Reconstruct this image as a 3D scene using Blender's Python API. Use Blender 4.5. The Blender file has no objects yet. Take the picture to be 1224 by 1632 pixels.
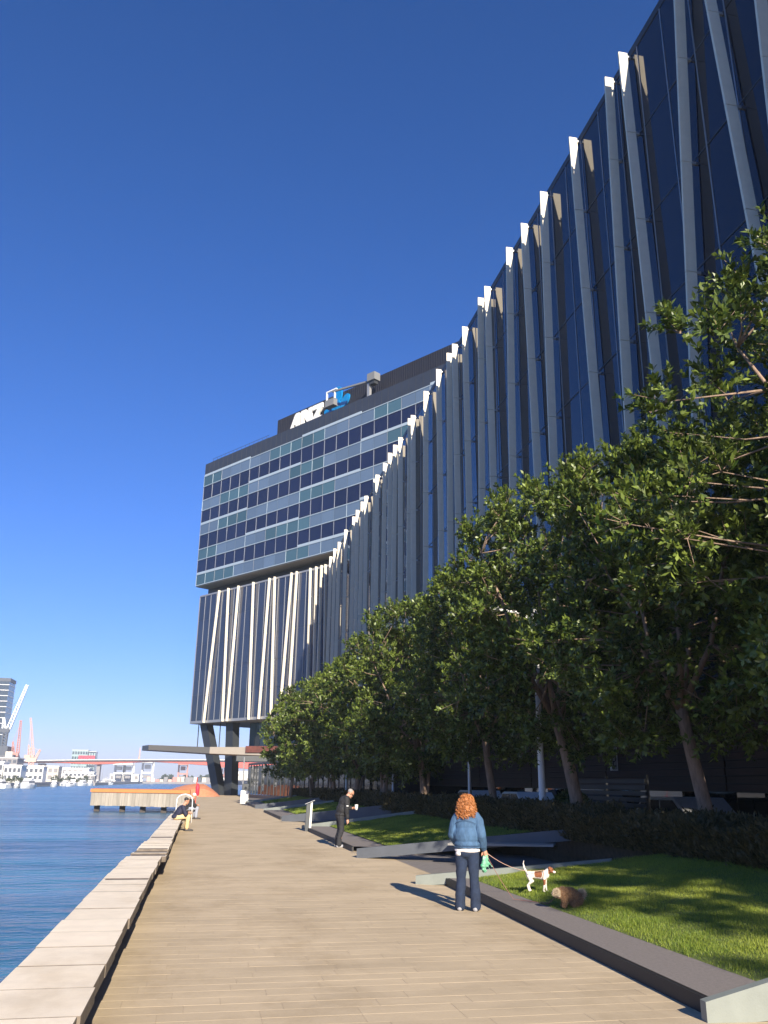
import bpy, bmesh, math, random
import numpy as np
from mathutils import Vector, Matrix, Euler

random.seed(7); RNG = np.random.default_rng(7)
SC = bpy.context.scene
COL = SC.collection
R = math.radians
sin, cos, PI = math.sin, math.cos, math.pi

# ------------------------------------------------------------------ camera
PITCH, YAW, ROLL, EYE = R(17.8), R(11.5), R(0.7), 1.8
_f = Vector((sin(YAW)*cos(PITCH), cos(YAW)*cos(PITCH), sin(PITCH)))
_r = Vector((cos(YAW), -sin(YAW), 0)); _u = _r.cross(_f)
_r2 = _r*cos(ROLL) + _u*sin(ROLL); _u2 = -_r*sin(ROLL) + _u*cos(ROLL)
cd = bpy.data.cameras.new('camera'); cam = bpy.data.objects.new('camera', cd); COL.objects.link(cam)
M = Matrix((_r2, _u2, -_f)).transposed().to_4x4(); M.translation = (0, 0, EYE)
cam.matrix_world = M
cd.sensor_fit = 'VERTICAL'; cd.sensor_height = 36; cd.lens = 36*1346/1632
cd.clip_start = .1; cd.clip_end = 20000
SC.camera = cam

# ------------------------------------------------------------------ sky, sun, exposure
SUN_EL, SUN_AZ = R(24), R(5)
w = bpy.data.worlds.new('World'); SC.world = w; w.use_nodes = True
nt = w.node_tree; nt.nodes.clear()
sky = nt.nodes.new('ShaderNodeTexSky'); sky.sky_type = 'NISHITA'; sky.sun_disc = False
sky.sun_elevation = SUN_EL; sky.sun_rotation = PI - SUN_AZ
sky.air_density = 1.0; sky.dust_density = .1; sky.ozone_density = 3.0; sky.altitude = 0
sep = nt.nodes.new('ShaderNodeSeparateColor'); com = nt.nodes.new('ShaderNodeCombineColor')
nt.links.new(sky.outputs[0], sep.inputs[0])
for k, (gain, g) in enumerate(((.82, 1.35), (.90, 1.05), (1.68, 1.05))):   # the phone's colour response, the same for every direction
    a = nt.nodes.new('ShaderNodeMath'); a.operation = 'MULTIPLY'; a.inputs[1].default_value = .1
    p = nt.nodes.new('ShaderNodeMath'); p.operation = 'POWER'; p.inputs[1].default_value = g
    m = nt.nodes.new('ShaderNodeMath'); m.operation = 'MULTIPLY'; m.inputs[1].default_value = gain*9.77
    nt.links.new(sep.outputs[k], a.inputs[0]); nt.links.new(a.outputs[0], p.inputs[0]); nt.links.new(p.outputs[0], m.inputs[0]); nt.links.new(m.outputs[0], com.inputs[k])
bg = nt.nodes.new('ShaderNodeBackground'); bg.inputs[1].default_value = .053
wo = nt.nodes.new('ShaderNodeOutputWorld')
nt.links.new(com.outputs[0], bg.inputs[0]); nt.links.new(bg.outputs[0], wo.inputs[0])
sd = bpy.data.lights.new('sun', 'SUN'); sd.energy = 5.0; sd.angle = R(.5); sd.color = (1, .90, .755)
sun = bpy.data.objects.new('sun', sd); COL.objects.link(sun)
_d = Vector((-sin(SUN_AZ)*cos(SUN_EL), cos(SUN_AZ)*cos(SUN_EL), -sin(SUN_EL)))
sun.rotation_euler = _d.to_track_quat('-Z', 'Y').to_euler(); sun.location = (10, -40, 60)
vs = SC.view_settings; vs.view_transform = 'Standard'; vs.look = 'None'; vs.exposure = .95; vs.gamma = 1; vs.use_curve_mapping = False
SC.cycles.max_bounces = 6; SC.cycles.transparent_max_bounces = 8
SC.cycles.volume_step_rate = 4; SC.cycles.volume_max_steps = 32

# ------------------------------------------------------------------ materials
def mat(name, col, rough=.7, metal=0, var=.0, scale=3., bump=0., bscale=40., col2=None, spec=.5, trans=0., rand=0., stretch=(1,1,1), coords='Object', detail=4):
    m = bpy.data.materials.new(name); m.use_nodes = True
    n = m.node_tree; b = n.nodes['Principled BSDF']; L = n.links.new
    b.inputs['Roughness'].default_value = rough; b.inputs['Metallic'].default_value = metal
    b.inputs['Specular IOR Level'].default_value = spec
    b.inputs['Base Color'].default_value = (*col, 1)
    tc = n.nodes.new('ShaderNodeTexCoord'); mp = n.nodes.new('ShaderNodeMapping'); mp.inputs['Scale'].default_value = stretch
    if coords == 'World':
        ge = n.nodes.new('ShaderNodeNewGeometry'); L(ge.outputs['Position'], mp.inputs[0])
    else: L(tc.outputs[coords], mp.inputs[0])
    last = None
    if var or col2:
        nz = n.nodes.new('ShaderNodeTexNoise'); nz.inputs['Scale'].default_value = scale; nz.inputs['Detail'].default_value = detail; nz.inputs['Roughness'].default_value = .65
        L(mp.outputs[0], nz.inputs['Vector'])
        rp = n.nodes.new('ShaderNodeValToRGB'); rp.color_ramp.elements[0].position = .3; rp.color_ramp.elements[1].position = .7
        c2 = col2 or tuple(min(1, c*(1+var)) for c in col); c1 = col if col2 else tuple(c*(1-var) for c in col)
        rp.color_ramp.elements[0].color = (*c1, 1); rp.color_ramp.elements[1].color = (*c2, 1)
        L(nz.outputs['Fac'], rp.inputs[0]); last = rp.outputs[0]
    if rand:
        oi = n.nodes.new('ShaderNodeObjectInfo'); h = n.nodes.new('ShaderNodeHueSaturation')
        mr = n.nodes.new('ShaderNodeMapRange'); mr.inputs['To Min'].default_value = 1-rand; mr.inputs['To Max'].default_value = 1+rand
        L(oi.outputs['Random'], mr.inputs['Value']); L(mr.outputs[0], h.inputs['Value'])
        if last: L(last, h.inputs['Color'])
        else: h.inputs['Color'].default_value = (*col, 1)
        last = h.outputs[0]
    if last: L(last, b.inputs['Base Color'])
    if bump:
        nb = n.nodes.new('ShaderNodeTexNoise'); nb.inputs['Scale'].default_value = bscale; nb.inputs['Detail'].default_value = 5
        L(mp.outputs[0], nb.inputs['Vector'])
        bp = n.nodes.new('ShaderNodeBump'); bp.inputs['Strength'].default_value = bump; bp.inputs['Distance'].default_value = .02
        L(nb.outputs['Fac'], bp.inputs['Height']); L(bp.outputs[0], b.inputs['Normal'])
    if trans:
        t = n.nodes.new('ShaderNodeBsdfTranslucent'); mx = n.nodes.new('ShaderNodeMixShader'); mx.inputs[0].default_value = trans
        t.inputs[0].default_value = (*[min(1, c*1.5) for c in col], 1)
        if last: L(last, t.inputs[0])
        L(b.outputs[0], mx.inputs[1]); L(t.outputs[0], mx.inputs[2]); L(mx.outputs[0], n.nodes['Material Output'].inputs[0])
    return m

def leaf_mat(name, c1, c2, rough=.38, trans=.22):
    m = bpy.data.materials.new(name); m.use_nodes = True; n = m.node_tree; b = n.nodes['Principled BSDF']; L = n.links.new
    a = n.nodes.new('ShaderNodeAttribute'); a.attribute_name = 'tint'
    rp = n.nodes.new('ShaderNodeValToRGB'); rp.color_ramp.elements[0].color = (*c1, 1); rp.color_ramp.elements[1].color = (*c2, 1)
    L(a.outputs['Fac'], rp.inputs[0]); L(rp.outputs[0], b.inputs['Base Color'])
    b.inputs['Roughness'].default_value = rough
    t = n.nodes.new('ShaderNodeBsdfTranslucent'); mx = n.nodes.new('ShaderNodeMixShader'); mx.inputs[0].default_value = trans
    L(rp.outputs[0], t.inputs[0]); L(b.outputs[0], mx.inputs[1]); L(t.outputs[0], mx.inputs[2]); L(mx.outputs[0], n.nodes['Material Output'].inputs[0])
    return m

def glass_mat(name, col, rough=.03, ior=1.5, rand=.15, wav=.03):
    m = mat(name, col, rough, rand=rand, spec=.5, bump=wav, bscale=.35, stretch=(1,1,.6), coords='Object')
    m.node_tree.nodes['Principled BSDF'].inputs['IOR'].default_value = ior
    return m

MT = {}
MT['paver'] = mat('paver', (.51,.405,.265), .8, var=.15, scale=.8, bump=.2, bscale=60, rand=.035, coords='World', stretch=(.7,1.6,1), detail=9)
def stain(m, sc_, lo):
    n=m.node_tree; b=n.nodes['Principled BSDF']; L=n.links.new; src=b.inputs['Base Color'].links[0].from_socket
    ge=n.nodes.new('ShaderNodeNewGeometry'); mp=n.nodes.new('ShaderNodeMapping'); mp.inputs['Scale'].default_value=(1,.55,1); L(ge.outputs['Position'],mp.inputs[0])
    nz=n.nodes.new('ShaderNodeTexNoise'); nz.inputs['Scale'].default_value=sc_; nz.inputs['Detail'].default_value=8; nz.inputs['Roughness'].default_value=.7; L(mp.outputs[0],nz.inputs['Vector'])
    rp=n.nodes.new('ShaderNodeValToRGB'); rp.color_ramp.elements[0].position=.33; rp.color_ramp.elements[1].position=.50; rp.color_ramp.elements[0].color=(lo,lo*.97,lo*.92,1); rp.color_ramp.elements[1].color=(1,1,1,1); L(nz.outputs['Fac'],rp.inputs[0])
    mx=n.nodes.new('ShaderNodeMix'); mx.data_type='RGBA'; mx.blend_type='MULTIPLY'; mx.inputs[0].default_value=1; L(src,mx.inputs[6]); L(rp.outputs[0],mx.inputs[7]); L(mx.outputs[2],b.inputs['Base Color'])
stain(MT['paver'],.55,.80)
MT['paver_far'] = mat('paver_far', (.51,.405,.265), .8, var=.15, scale=.8, bump=.2, bscale=30, coords='World', stretch=(.7,1.6,1), detail=9)
stain(MT['paver_far'],.55,.80)
MT['joint'] = mat('joint', (.36,.28,.19), .9, var=.15, scale=5)
MT['bench'] = mat('bench_concrete', (.84,.73,.56), .75, var=.09, scale=2.5, bump=.12, bscale=90, rand=.05, coords='World', detail=9)
stain(MT['bench'],1.2,.86)
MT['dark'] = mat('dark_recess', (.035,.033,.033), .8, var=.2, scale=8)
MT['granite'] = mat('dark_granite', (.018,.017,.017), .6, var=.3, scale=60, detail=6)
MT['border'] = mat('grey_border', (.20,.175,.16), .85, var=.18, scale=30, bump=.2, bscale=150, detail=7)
MT['pathgrey'] = mat('path_paving', (.19,.17,.155), .85, var=.15, scale=6, bump=.2, bscale=80)
MT['wedge'] = mat('wedge_concrete', (.22,.24,.215), .55, var=.08, scale=4, bump=.08, bscale=60)
MT['blade'] = mat('blade_steel', (.10,.11,.125), .5, var=.1, scale=2, bump=.05, bscale=30)
MT['soil'] = mat('soil', (.06,.05,.03), .95, var=.4, scale=8, bump=.6, bscale=25)
MT['lawn'] = mat('lawn_soil', (.09,.13,.022), .95, col2=(.16,.19,.04), scale=6, bump=.8, bscale=120)
MT['ground'] = mat('ground', (.16,.15,.14), .9, var=.15, scale=2)
MT['fin'] = mat('fin_white', (.78,.70,.55), .6, var=.05, scale=3, bump=.05, bscale=40)
MT['fin_in'] = mat('fin_mauve', (.27,.225,.205), .65, var=.06, scale=3)
MT['steel'] = mat('dark_steel', (.05,.055,.06), .45, .3)
MT['canopy'] = mat('canopy_grey', (.085,.088,.095), .5)
MT['mullion'] = mat('mullion_grey', (.33,.34,.36), .4, .4)
MT['glass'] = glass_mat('navy_glass', (.005,.008,.020), .02, 1.55)
MT['glassw'] = glass_mat('block_glass', (.010,.016,.05), .02, 1.6)
MT['glassd'] = glass_mat('wing_glass', (.026,.038,.075), .02, 1.55)
MT['spandrel'] = glass_mat('pale_spandrel', (.105,.155,.225), .08, 1.6, rand=.12)
MT['teal'] = glass_mat('teal_glass', (.055,.115,.150), .06, 1.5, rand=.18)
MT['frame_pale'] = mat('pale_frame', (.42,.50,.54), .4, .2)
MT['roofdark'] = mat('roof_cladding', (.014,.015,.024), .5, var=.1, scale=2)
MT['parapet'] = mat('parapet_grey', (.028,.036,.055), .5, var=.1, scale=1)
MT['soffit'] = mat('soffit_beige', (.30,.27,.23), .7, var=.05)
MT['timber'] = mat('dark_timber', (.040,.020,.014), .6, var=.35, scale=3, stretch=(8,.4,8), rand=.25)
MT['louver'] = mat('dark_louver', (.016,.017,.018), .5, rand=.3)
MT['glasslob'] = glass_mat('lobby_glass', (.01,.014,.014), .03, 1.5, wav=.12)
MT['tealbox'] = glass_mat('box_glass', (.012,.024,.026), .05, 1.3, wav=.1)
MT['tealbox'].node_tree.nodes['Principled BSDF'].inputs['Specular IOR Level'].default_value = .2
MT['brownred'] = mat('rust_brown', (.12,.035,.025), .7, var=.3, scale=2)
MT['conc'] = mat('concrete', (.33,.31,.28), .8, var=.15, scale=2, bump=.2)
MT['white'] = mat('white_paint', (.8,.8,.78), .5)
MT['whitef'] = mat('white_far', (.72,.71,.68), .6, var=.06, scale=.3)
MT['signwhite'] = mat('sign_white', (.85,.82,.74), .4)
MT['signblue'] = mat('sign_blue', (.0,.20,.50), .35, var=.12, scale=1.5)
MT['galv'] = mat('galvanised', (.42,.42,.41), .4, .5, var=.1, scale=8)
MT['bark'] = mat('bark', (.30,.21,.15), .85, var=.35, scale=5, bump=.8, bscale=30, stretch=(3,3,.7))
MT['leaf'] = leaf_mat('leaf_green', (.013,.040,.007), (.235,.30,.052), .42, .22)
MT['hedge'] = leaf_mat('hedge_leaf', (.035,.040,.012), (.19,.135,.045), .6)
MT['grass'] = leaf_mat('grass_blade', (.13,.21,.022), (.42,.46,.065), .55, .35)
MT['orange'] = mat('orange_deck', (.72,.24,.075), .7, var=.07, scale=1.2)
MT['orange2'] = mat('orange_mound', (.58,.23,.12), .8, var=.15, scale=3)
MT['pierface'] = mat('pier_boards', (.36,.32,.26), .8, var=.2, scale=1, rand=.15, stretch=(4,4,.5))
MT['pile'] = mat('pile', (.06,.05,.045), .8)
MT['red'] = mat('red_paint', (.55,.03,.06), .6)
MT['bridgered'] = mat('bridge_red', (.62,.085,.05), .6)
MT['bridgedeck'] = mat('bridge_deck', (.05,.048,.055), .7)
MT['shade_glass'] = mat('far_glass', (.045,.065,.09), .15, rand=.2)
MT['fargrey'] = mat('far_grey', (.24,.23,.23), .8, var=.1, scale=.2)
MT['farcream'] = mat('far_cream', (.55,.50,.42), .8, var=.1, scale=.2)
MT['fardark'] = mat('far_dark', (.07,.08,.10), .7)
MT['farteal'] = mat('far_teal', (.26,.36,.36), .4)
MT['craneR'] = mat('crane_red', (.50,.22,.18), .6)
MT['craneP'] = mat('crane_pink', (.66,.40,.32), .6)
MT['craneW'] = mat('crane_white', (.78,.82,.80), .6)
MT['fartree'] = leaf_mat('far_leaf', (.03,.05,.02), (.08,.10,.035), .7)
MT['blue_hull'] = mat('navy_hull', (.02,.04,.12), .3)
MT['skin'] = mat('skin', (.50,.26,.17), .55, var=.08, scale=12)
MT['denim'] = mat('denim_blue', (.052,.112,.205), .85, var=.32, scale=7, bump=.9, bscale=11, stretch=(1.6,1.6,.7))
MT['jeans'] = mat('jeans_indigo', (.014,.025,.055), .9, var=.3, scale=8, bump=.3, bscale=40)
MT['cloth_w'] = mat('white_cloth', (.75,.70,.68), .9)
MT['black'] = mat('black_cloth', (.017,.017,.02), .8, var=.3, scale=12, bump=.5, bscale=30)
MT['blacktr'] = mat('black_trousers', (.022,.022,.026), .85, var=.2, scale=12, bump=.4, bscale=25)
MT['navy'] = mat('navy_cloth', (.018,.02,.045), .8, var=.2, scale=12, bump=.4, bscale=30)
MT['tan'] = mat('tan_cloth', (.60,.45,.24), .85, var=.1, scale=12, bump=.4, bscale=30)
MT['bluegrey'] = mat('bluegrey_cloth', (.30,.32,.38), .85, var=.1, scale=12)
MT['shoe'] = mat('shoe_grey', (.32,.32,.34), .7)
MT['shoed'] = mat('shoe_dark', (.05,.045,.045), .6)
MT['hair'] = mat('curly_hair', (.40,.155,.05), .55, var=.45, scale=30, detail=6)
MT['hairg'] = mat('grey_hair', (.30,.28,.26), .7, var=.3, scale=60)
MT['haird'] = mat('dark_hair', (.03,.025,.022), .6)
MT['bag'] = mat('green_bag', (.05,.30,.15), .35, var=.4, scale=14, col2=(.28,.50,.36))
MT['leash'] = mat('leash_pink', (.50,.32,.25), .7)
MT['leash2'] = mat('leash_red', (.26,.12,.10), .7)
MT['furw'] = mat('white_fur', (.78,.70,.60), .9, var=.06, scale=30, bump=.4, bscale=80)
MT['furb'] = mat('brown_patch_fur', (.24,.085,.035), .9, var=.3, scale=25, bump=.4, bscale=80)
MT['furt'] = leaf_mat('tan_fur', (.22,.12,.06), (.52,.33,.19), .8, .1)
MT['furtb'] = mat('tan_fur_skin', (.32,.19,.10), .9, var=.2, scale=20)
MT['furc'] = leaf_mat('cream_fur', (.45,.34,.22), (.70,.60,.45), .8, .1)
MT['eye'] = mat('black_shiny', (.01,.01,.01), .2)

# water
def water_mat():
    m = bpy.data.materials.new('water'); m.use_nodes = True; n = m.node_tree; b = n.nodes['Principled BSDF']; L = n.links.new
    b.inputs['Base Color'].default_value = (.02,.065,.15,1); b.inputs['Roughness'].default_value = .22; b.inputs['IOR'].default_value = 1.333
    tc = n.nodes.new('ShaderNodeTexCoord'); prev = None
    for sc_, st, dist, sx in ((.16,.8,1.6,.35),(.7,.8,.55,.4),(2.6,.8,.20,.5)):
        mp = n.nodes.new('ShaderNodeMapping'); mp.inputs['Scale'].default_value = (sx,1,1); L(tc.outputs['Object'], mp.inputs[0])
        nz = n.nodes.new('ShaderNodeTexNoise'); nz.inputs['Scale'].default_value = sc_; nz.inputs['Detail'].default_value = 4; nz.inputs['Distortion'].default_value = .4
        L(mp.outputs[0], nz.inputs['Vector'])
        bp = n.nodes.new('ShaderNodeBump'); bp.inputs['Strength'].default_value = st; bp.inputs['Distance'].default_value = dist
        L(nz.outputs['Fac'], bp.inputs['Height'])
        if prev: L(prev, bp.inputs['Normal'])
        prev = bp.outputs[0]
    L(prev, b.inputs['Normal'])
    mp = n.nodes.new('ShaderNodeMapping'); mp.inputs['Scale'].default_value = (.25,1,1); L(tc.outputs['Object'], mp.inputs[0])
    nz = n.nodes.new('ShaderNodeTexNoise'); nz.inputs['Scale'].default_value = .11; nz.inputs['Detail'].default_value = 6; nz.inputs['Roughness'].default_value = .7; L(mp.outputs[0], nz.inputs['Vector'])
    rp = n.nodes.new('ShaderNodeValToRGB'); rp.color_ramp.elements[0].position = .35; rp.color_ramp.elements[1].position = .65
    rp.color_ramp.elements[0].color = (.014,.075,.15,1); rp.color_ramp.elements[1].color = (.07,.21,.33,1); L(nz.outputs['Fac'], rp.inputs[0]); L(rp.outputs[0], b.inputs['Base Color'])
    return m
MT['water'] = water_mat()

# ------------------------------------------------------------------ mesh helpers
class MB:
    def __init__(s): s.v = []; s.f = []
    def add(s, vs_, fs): 
        k = len(s.v); s.v += [tuple(v) for v in vs_]; s.f += [tuple(i+k for i in f) for f in fs]; return s
    def hexa(s, p):   # 4 bottom (ccw from above), 4 top
        return s.add(p, [(3,2,1,0),(4,5,6,7),(0,1,5,4),(1,2,6,5),(2,3,7,6),(3,0,4,7)])
    def box(s, x0,x1,y0,y1,z0,z1):
        return s.hexa([(x0,y0,z0),(x1,y0,z0),(x1,y1,z0),(x0,y1,z0),(x0,y0,z1),(x1,y0,z1),(x1,y1,z1),(x0,y1,z1)])
    def bevbox(s, x0,x1,y0,y1,z0,z1,b=.006):
        k = [(x0+b,y0),(x1-b,y0),(x1,y0+b),(x1,y1-b),(x1-b,y1),(x0+b,y1),(x0,y1-b),(x0,y0+b)]
        t = [(x0+2*b,y0+b),(x1-2*b,y0+b),(x1-b,y0+2*b),(x1-b,y1-2*b),(x1-2*b,y1-b),(x0+2*b,y1-b),(x0+b,y1-2*b),(x0+b,y0+2*b)]
        vs_ = [(a,c,z0) for a,c in k]+[(a,c,z1-b) for a,c in k]+[(a,c,z1) for a,c in t]
        fs = [tuple(range(16,24)), tuple(range(7,-1,-1))]
        for i in range(8):
            j=(i+1)%8; fs += [(i,j,8+j,8+i),(8+i,8+j,16+j,16+i)]
        return s.add(vs_, fs)
    def wbox(s, fr, a0,a1,b0,b1,z0,z1):   # box in a frame fr(a,b,z)
        pts = [fr(a0,b0,z0),fr(a1,b0,z0),fr(a1,b1,z0),fr(a0,b1,z0),fr(a0,b0,z1),fr(a1,b0,z1),fr(a1,b1,z1),fr(a0,b1,z1)]
        return s.hexa(pts)
    def path(s, pts, rad, n=8, cap=True):
        pts = [Vector(p) for p in pts]
        if not hasattr(rad,'__len__'): rad = [rad]*len(pts)
        k0 = len(s.v); up = None
        for i,p in enumerate(pts):
            t = (pts[min(i+1,len(pts)-1)]-pts[max(i-1,0)]).normalized()
            if up is None: up = t.orthogonal().normalized()
            up = (up - t*up.dot(t)); up = up.normalized() if up.length>1e-6 else t.orthogonal().normalized()
            sd_ = t.cross(up)
            for j in range(n):
                a = 2*PI*j/n; s.v.append(tuple(p + (up*cos(a)+sd_*sin(a))*rad[i]))
        for i in range(len(pts)-1):
            for j in range(n):
                a=k0+i*n+j; b_=k0+i*n+(j+1)%n; s.f.append((a,b_,b_+n,a+n))
        if cap:
            s.f.append(tuple(k0+j for j in range(n-1,-1,-1))); e=k0+(len(pts)-1)*n; s.f.append(tuple(e+j for j in range(n)))
        return s
    def lathe(s, c, prof, n=16):
        k0=len(s.v)
        for r,z in prof:
            for j in range(n): a=2*PI*j/n; s.v.append((c[0]+r*cos(a),c[1]+r*sin(a),c[2]+z))
        for i in range(len(prof)-1):
            for j in range(n):
                a=k0+i*n+j;b_=k0+i*n+(j+1)%n; s.f.append((a,b_,b_+n,a+n))
        s.f.append(tuple(k0+j for j in range(n-1,-1,-1))); e=k0+(len(prof)-1)*n; s.f.append(tuple(e+j for j in range(n)))
        return s
    def prism(s, poly, fr, d0, d1):    # poly 2-D (a,z), extruded along b in frame fr(a,b,z)
        n=len(poly); v=[fr(a,d0,z) for a,z in poly]+[fr(a,d1,z) for a,z in poly]
        fs=[tuple(range(n-1,-1,-1)),tuple(range(n,2*n))]+[(i,(i+1)%n,n+(i+1)%n,n+i) for i in range(n)]
        return s.add(v,fs)
    def mesh(s, name):
        m = bpy.data.meshes.new(name); m.from_pydata(s.v,[],s.f); m.update(); return m

WORLD = {}
def link(name, me, mt, parent=None, smooth=False):
    o = bpy.data.objects.new(name, me); COL.objects.link(o)
    if mt is not None and me is not None and len(me.materials)==0: me.materials.append(mt)
    if smooth: me.polygons.foreach_set('use_smooth',[True]*len(me.polygons))
    if parent is not None:
        o.parent = parent
        L_ = WORLD.get(parent.name)
        if L_ is not None: o.matrix_parent_inverse = Matrix.Translation(-L_)
    return o
def build(name, mb, mt, parent=None, smooth=False, fixn=True):
    me = mb.mesh(name)
    if fixn:
        bm = bmesh.new(); bm.from_mesh(me); bmesh.ops.recalc_face_normals(bm, faces=bm.faces); bm.to_mesh(me); bm.free()
    return link(name, me, mt, parent, smooth)
def tag(o, label=None, cat=None, group=None, kind=None):
    if label: o['label']=label
    if cat: o['category']=cat
    if group: o['group']=group
    if kind: o['kind']=kind
    return o
def thing(name, label, cat, loc=(0,0,0), group=None, world=True):
    o = bpy.data.objects.new(name, None); COL.objects.link(o); o.location = loc; o.empty_display_size=.3
    if world: WORLD[o.name] = Vector(loc)
    return tag(o,label,cat,group)
def struct(name, mb, mt, **k):
    return tag(build(name, mb, mt, **k), kind='structure')
def copy_tree(o, parent=None):
    c = o.copy(); COL.objects.link(c)
    if parent is not None: c.parent = parent
    for ch in list(o.children): copy_tree(ch, c)
    return c
def npmesh(name, V, nper, tint=None):
    """V: (N, nper, 3) polygons; one attribute value per polygon"""
    N = V.shape[0]; me = bpy.data.meshes.new(name)
    me.vertices.add(N*nper); me.vertices.foreach_set('co', V.reshape(-1).astype(np.float32))
    me.loops.add(N*nper); me.loops.foreach_set('vertex_index', np.arange(N*nper, dtype=np.int32))
    me.polygons.add(N); me.polygons.foreach_set('loop_start', np.arange(0,N*nper,nper,dtype=np.int32))
    me.polygons.foreach_set('loop_total', np.full(N,nper,dtype=np.int32))
    me.update(calc_edges=True)
    if tint is not None:
        a = me.attributes.new('tint','FLOAT','POINT'); a.data.foreach_set('value', np.repeat(tint,nper).astype(np.float32))
    return me
def norm(a): return a/np.maximum(np.linalg.norm(a,axis=-1,keepdims=True),1e-9)
def leaf_quads(P, D, Nn, Lg, Wd):
    """rhombic leaves, base P, direction D, normal Nn"""
    D = norm(D); S = norm(np.cross(D,Nn)); U = np.cross(S,D)
    Lg = Lg[:,None]; Wd = Wd[:,None]
    mid = P + D*Lg*.55
    return np.stack([P, mid+S*Wd*.5+U*Wd*.15, P+D*Lg, mid-S*Wd*.5+U*Wd*.15],1)

class Blob:
    """closed balls and cones that are fused into one continuous skin"""
    def __init__(s): s.bm = bmesh.new()
    def ball(s, c, r, rot=None):
        if not hasattr(r,'__len__'): r=(r,r,r)
        m = Matrix.Translation(c) @ (Euler(rot).to_matrix().to_4x4() if rot else Matrix()) @ Matrix.Diagonal((*r,1))
        bmesh.ops.create_uvsphere(s.bm,u_segments=16,v_segments=10,radius=1,matrix=m); return s
    def chain(s, pr):
        for (p,r) in pr: s.ball(p,r)
        for (p0,r0),(p1,r1) in zip(pr,pr[1:]):
            a=Vector(p0); d=Vector(p1)-a
            if d.length<1e-5: continue
            m = Matrix.Translation(a+d/2) @ d.to_track_quat('Z','Y').to_matrix().to_4x4()
            bmesh.ops.create_cone(s.bm,cap_ends=True,segments=14,radius1=r0,radius2=r1,depth=d.length,matrix=m)
        return s
    def build(s, name, mt, parent=None, voxel=.012, it=4, noise=None):
        me = bpy.data.meshes.new(name); s.bm.to_mesh(me); s.bm.free()
        o = bpy.data.objects.new(name, me); COL.objects.link(o)
        rm = o.modifiers.new('r','REMESH'); rm.mode='VOXEL'; rm.voxel_size=voxel
        sm = o.modifiers.new('s','SMOOTH'); sm.iterations=it; sm.factor=.5
        dg = bpy.context.evaluated_depsgraph_get(); dg.update()
        me2 = bpy.data.meshes.new_from_object(o.evaluated_get(dg)); me2.name = name
        o.modifiers.clear(); o.data = me2; bpy.data.meshes.remove(me)
        if noise:
            amp, fr, st = noise
            n=len(me2.vertices); co=np.empty(n*3,np.float32); me2.vertices.foreach_get('co',co); co=co.reshape(-1,3)
            no=np.empty(n*3,np.float32); me2.vertices.foreach_get('normal',no); no=no.reshape(-1,3)
            d=np.zeros(n,np.float32)
            rs=np.random.default_rng(len(name)+int(fr))
            for k in range(7):
                q=rs.normal(size=3)*np.array(st)*fr*(.6+.25*k); d+=np.sin(co@q+rs.uniform(0,6.28)+1.3*np.sin(co@(q[::-1]*.6)))/(1+.25*k)
            co += no*(amp*d/2.2)[:,None]; me2.vertices.foreach_set('co',co.reshape(-1)); me2.update()
        me2.materials.clear(); me2.materials.append(mt)
        me2.polygons.foreach_set('use_smooth',[True]*len(me2.polygons))
        if parent is not None:
            o.parent=parent
        return o

# ================================================================== SETTING
struct('water', MB().add([(-2500,-800,-1.6),(2500,-800,-1.6),(2500,4000,-1.6),(-2500,4000,-1.6)],[(0,1,2,3)]), MT['water'], fixn=False)
# quay block that carries promenade, lawns and building
q = MB().box(-.95,120,-60,129.5,-4,-.05); struct('ground', q, MT['ground'])
struct('far_shore', MB().box(-1500,-62,560,3400,-4,.2).box(-62,2400,1010,3400,-4,.4).box(-1500,-73,318,561,-4,.21), MT['fargrey'])

def haze():
    m = bpy.data.materials.new('haze'); m.use_nodes = True; n = m.node_tree; n.nodes.clear()
    v = n.nodes.new('ShaderNodeVolumePrincipled'); o = n.nodes.new('ShaderNodeOutputMaterial')
    v.inputs['Color'].default_value = (.82,.91,1,1); v.inputs['Density'].default_value = .00030; v.inputs['Anisotropy'].default_value = 0
    n.links.new(v.outputs[0], o.inputs['Volume'])
    tag(build('haze', MB().box(-2550,2550,-850,4050,-5,79), m), kind='stuff')
haze()
# promenade pavers
prom = struct('promenade', MB().box(-.95,4.9,-30,129.3,-.049,-.0022), MT['joint'])
E_R = 4.22
def paver_mesh(w, d): return MB().bevbox(-w/2,w/2,-d/2,d/2,-.008,0,.0008).mesh('paver')
pv = []
cw = .25; x0p, x1p = -.94, 4.86
me_full = paver_mesh(.817, cw-.0030); 
MT_p = MT['paver']; me_full.materials.append(MT_p)
rows = 0; y = 6.2; count = 0; stuff = MB()
while y < 56:
    off = random.random()*.82; x = x0p - off
    while x < x1p:
        a, b = max(x, x0p), min(x+.82, x1p)
        if b-a > .06:
            dz = random.uniform(-.0004,.0004)
            if count < 300:
                me = me_full if b-a > .81 else None
                if me is None:
                    me = paver_mesh(b-a-.003, cw-.003)
                o = link('paver', me, MT_p, prom); o.location = ((a+b)/2, y+cw/2, dz); o.rotation_euler = (random.uniform(-.0006,.0006),random.uniform(-.0006,.0006),0); count += 1
            else:
                stuff.box(a+.002,b-.0025,y+.002,y+cw-.003,-.011,dz)
        x += .82
    y += cw
tag(build('pavers', stuff, MT['paver_far'], prom, fixn=False), kind='stuff')
build('paving_sheet', MB().add([(-.94,56,-.001),(4.86,56,-.001),(4.86,129.2,-.001),(-.94,129.2,-.001)],[(0,1,2,3)]), MT['paver_far'], prom, fixn=False)
build('paving_sheet', MB().add([(-.94,-29,-.001),(4.86,-29,-.001),(4.86,6.2,-.001),(-.94,6.2,-.001)],[(0,1,2,3)]), MT['paver_far'], prom, fixn=False)

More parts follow.
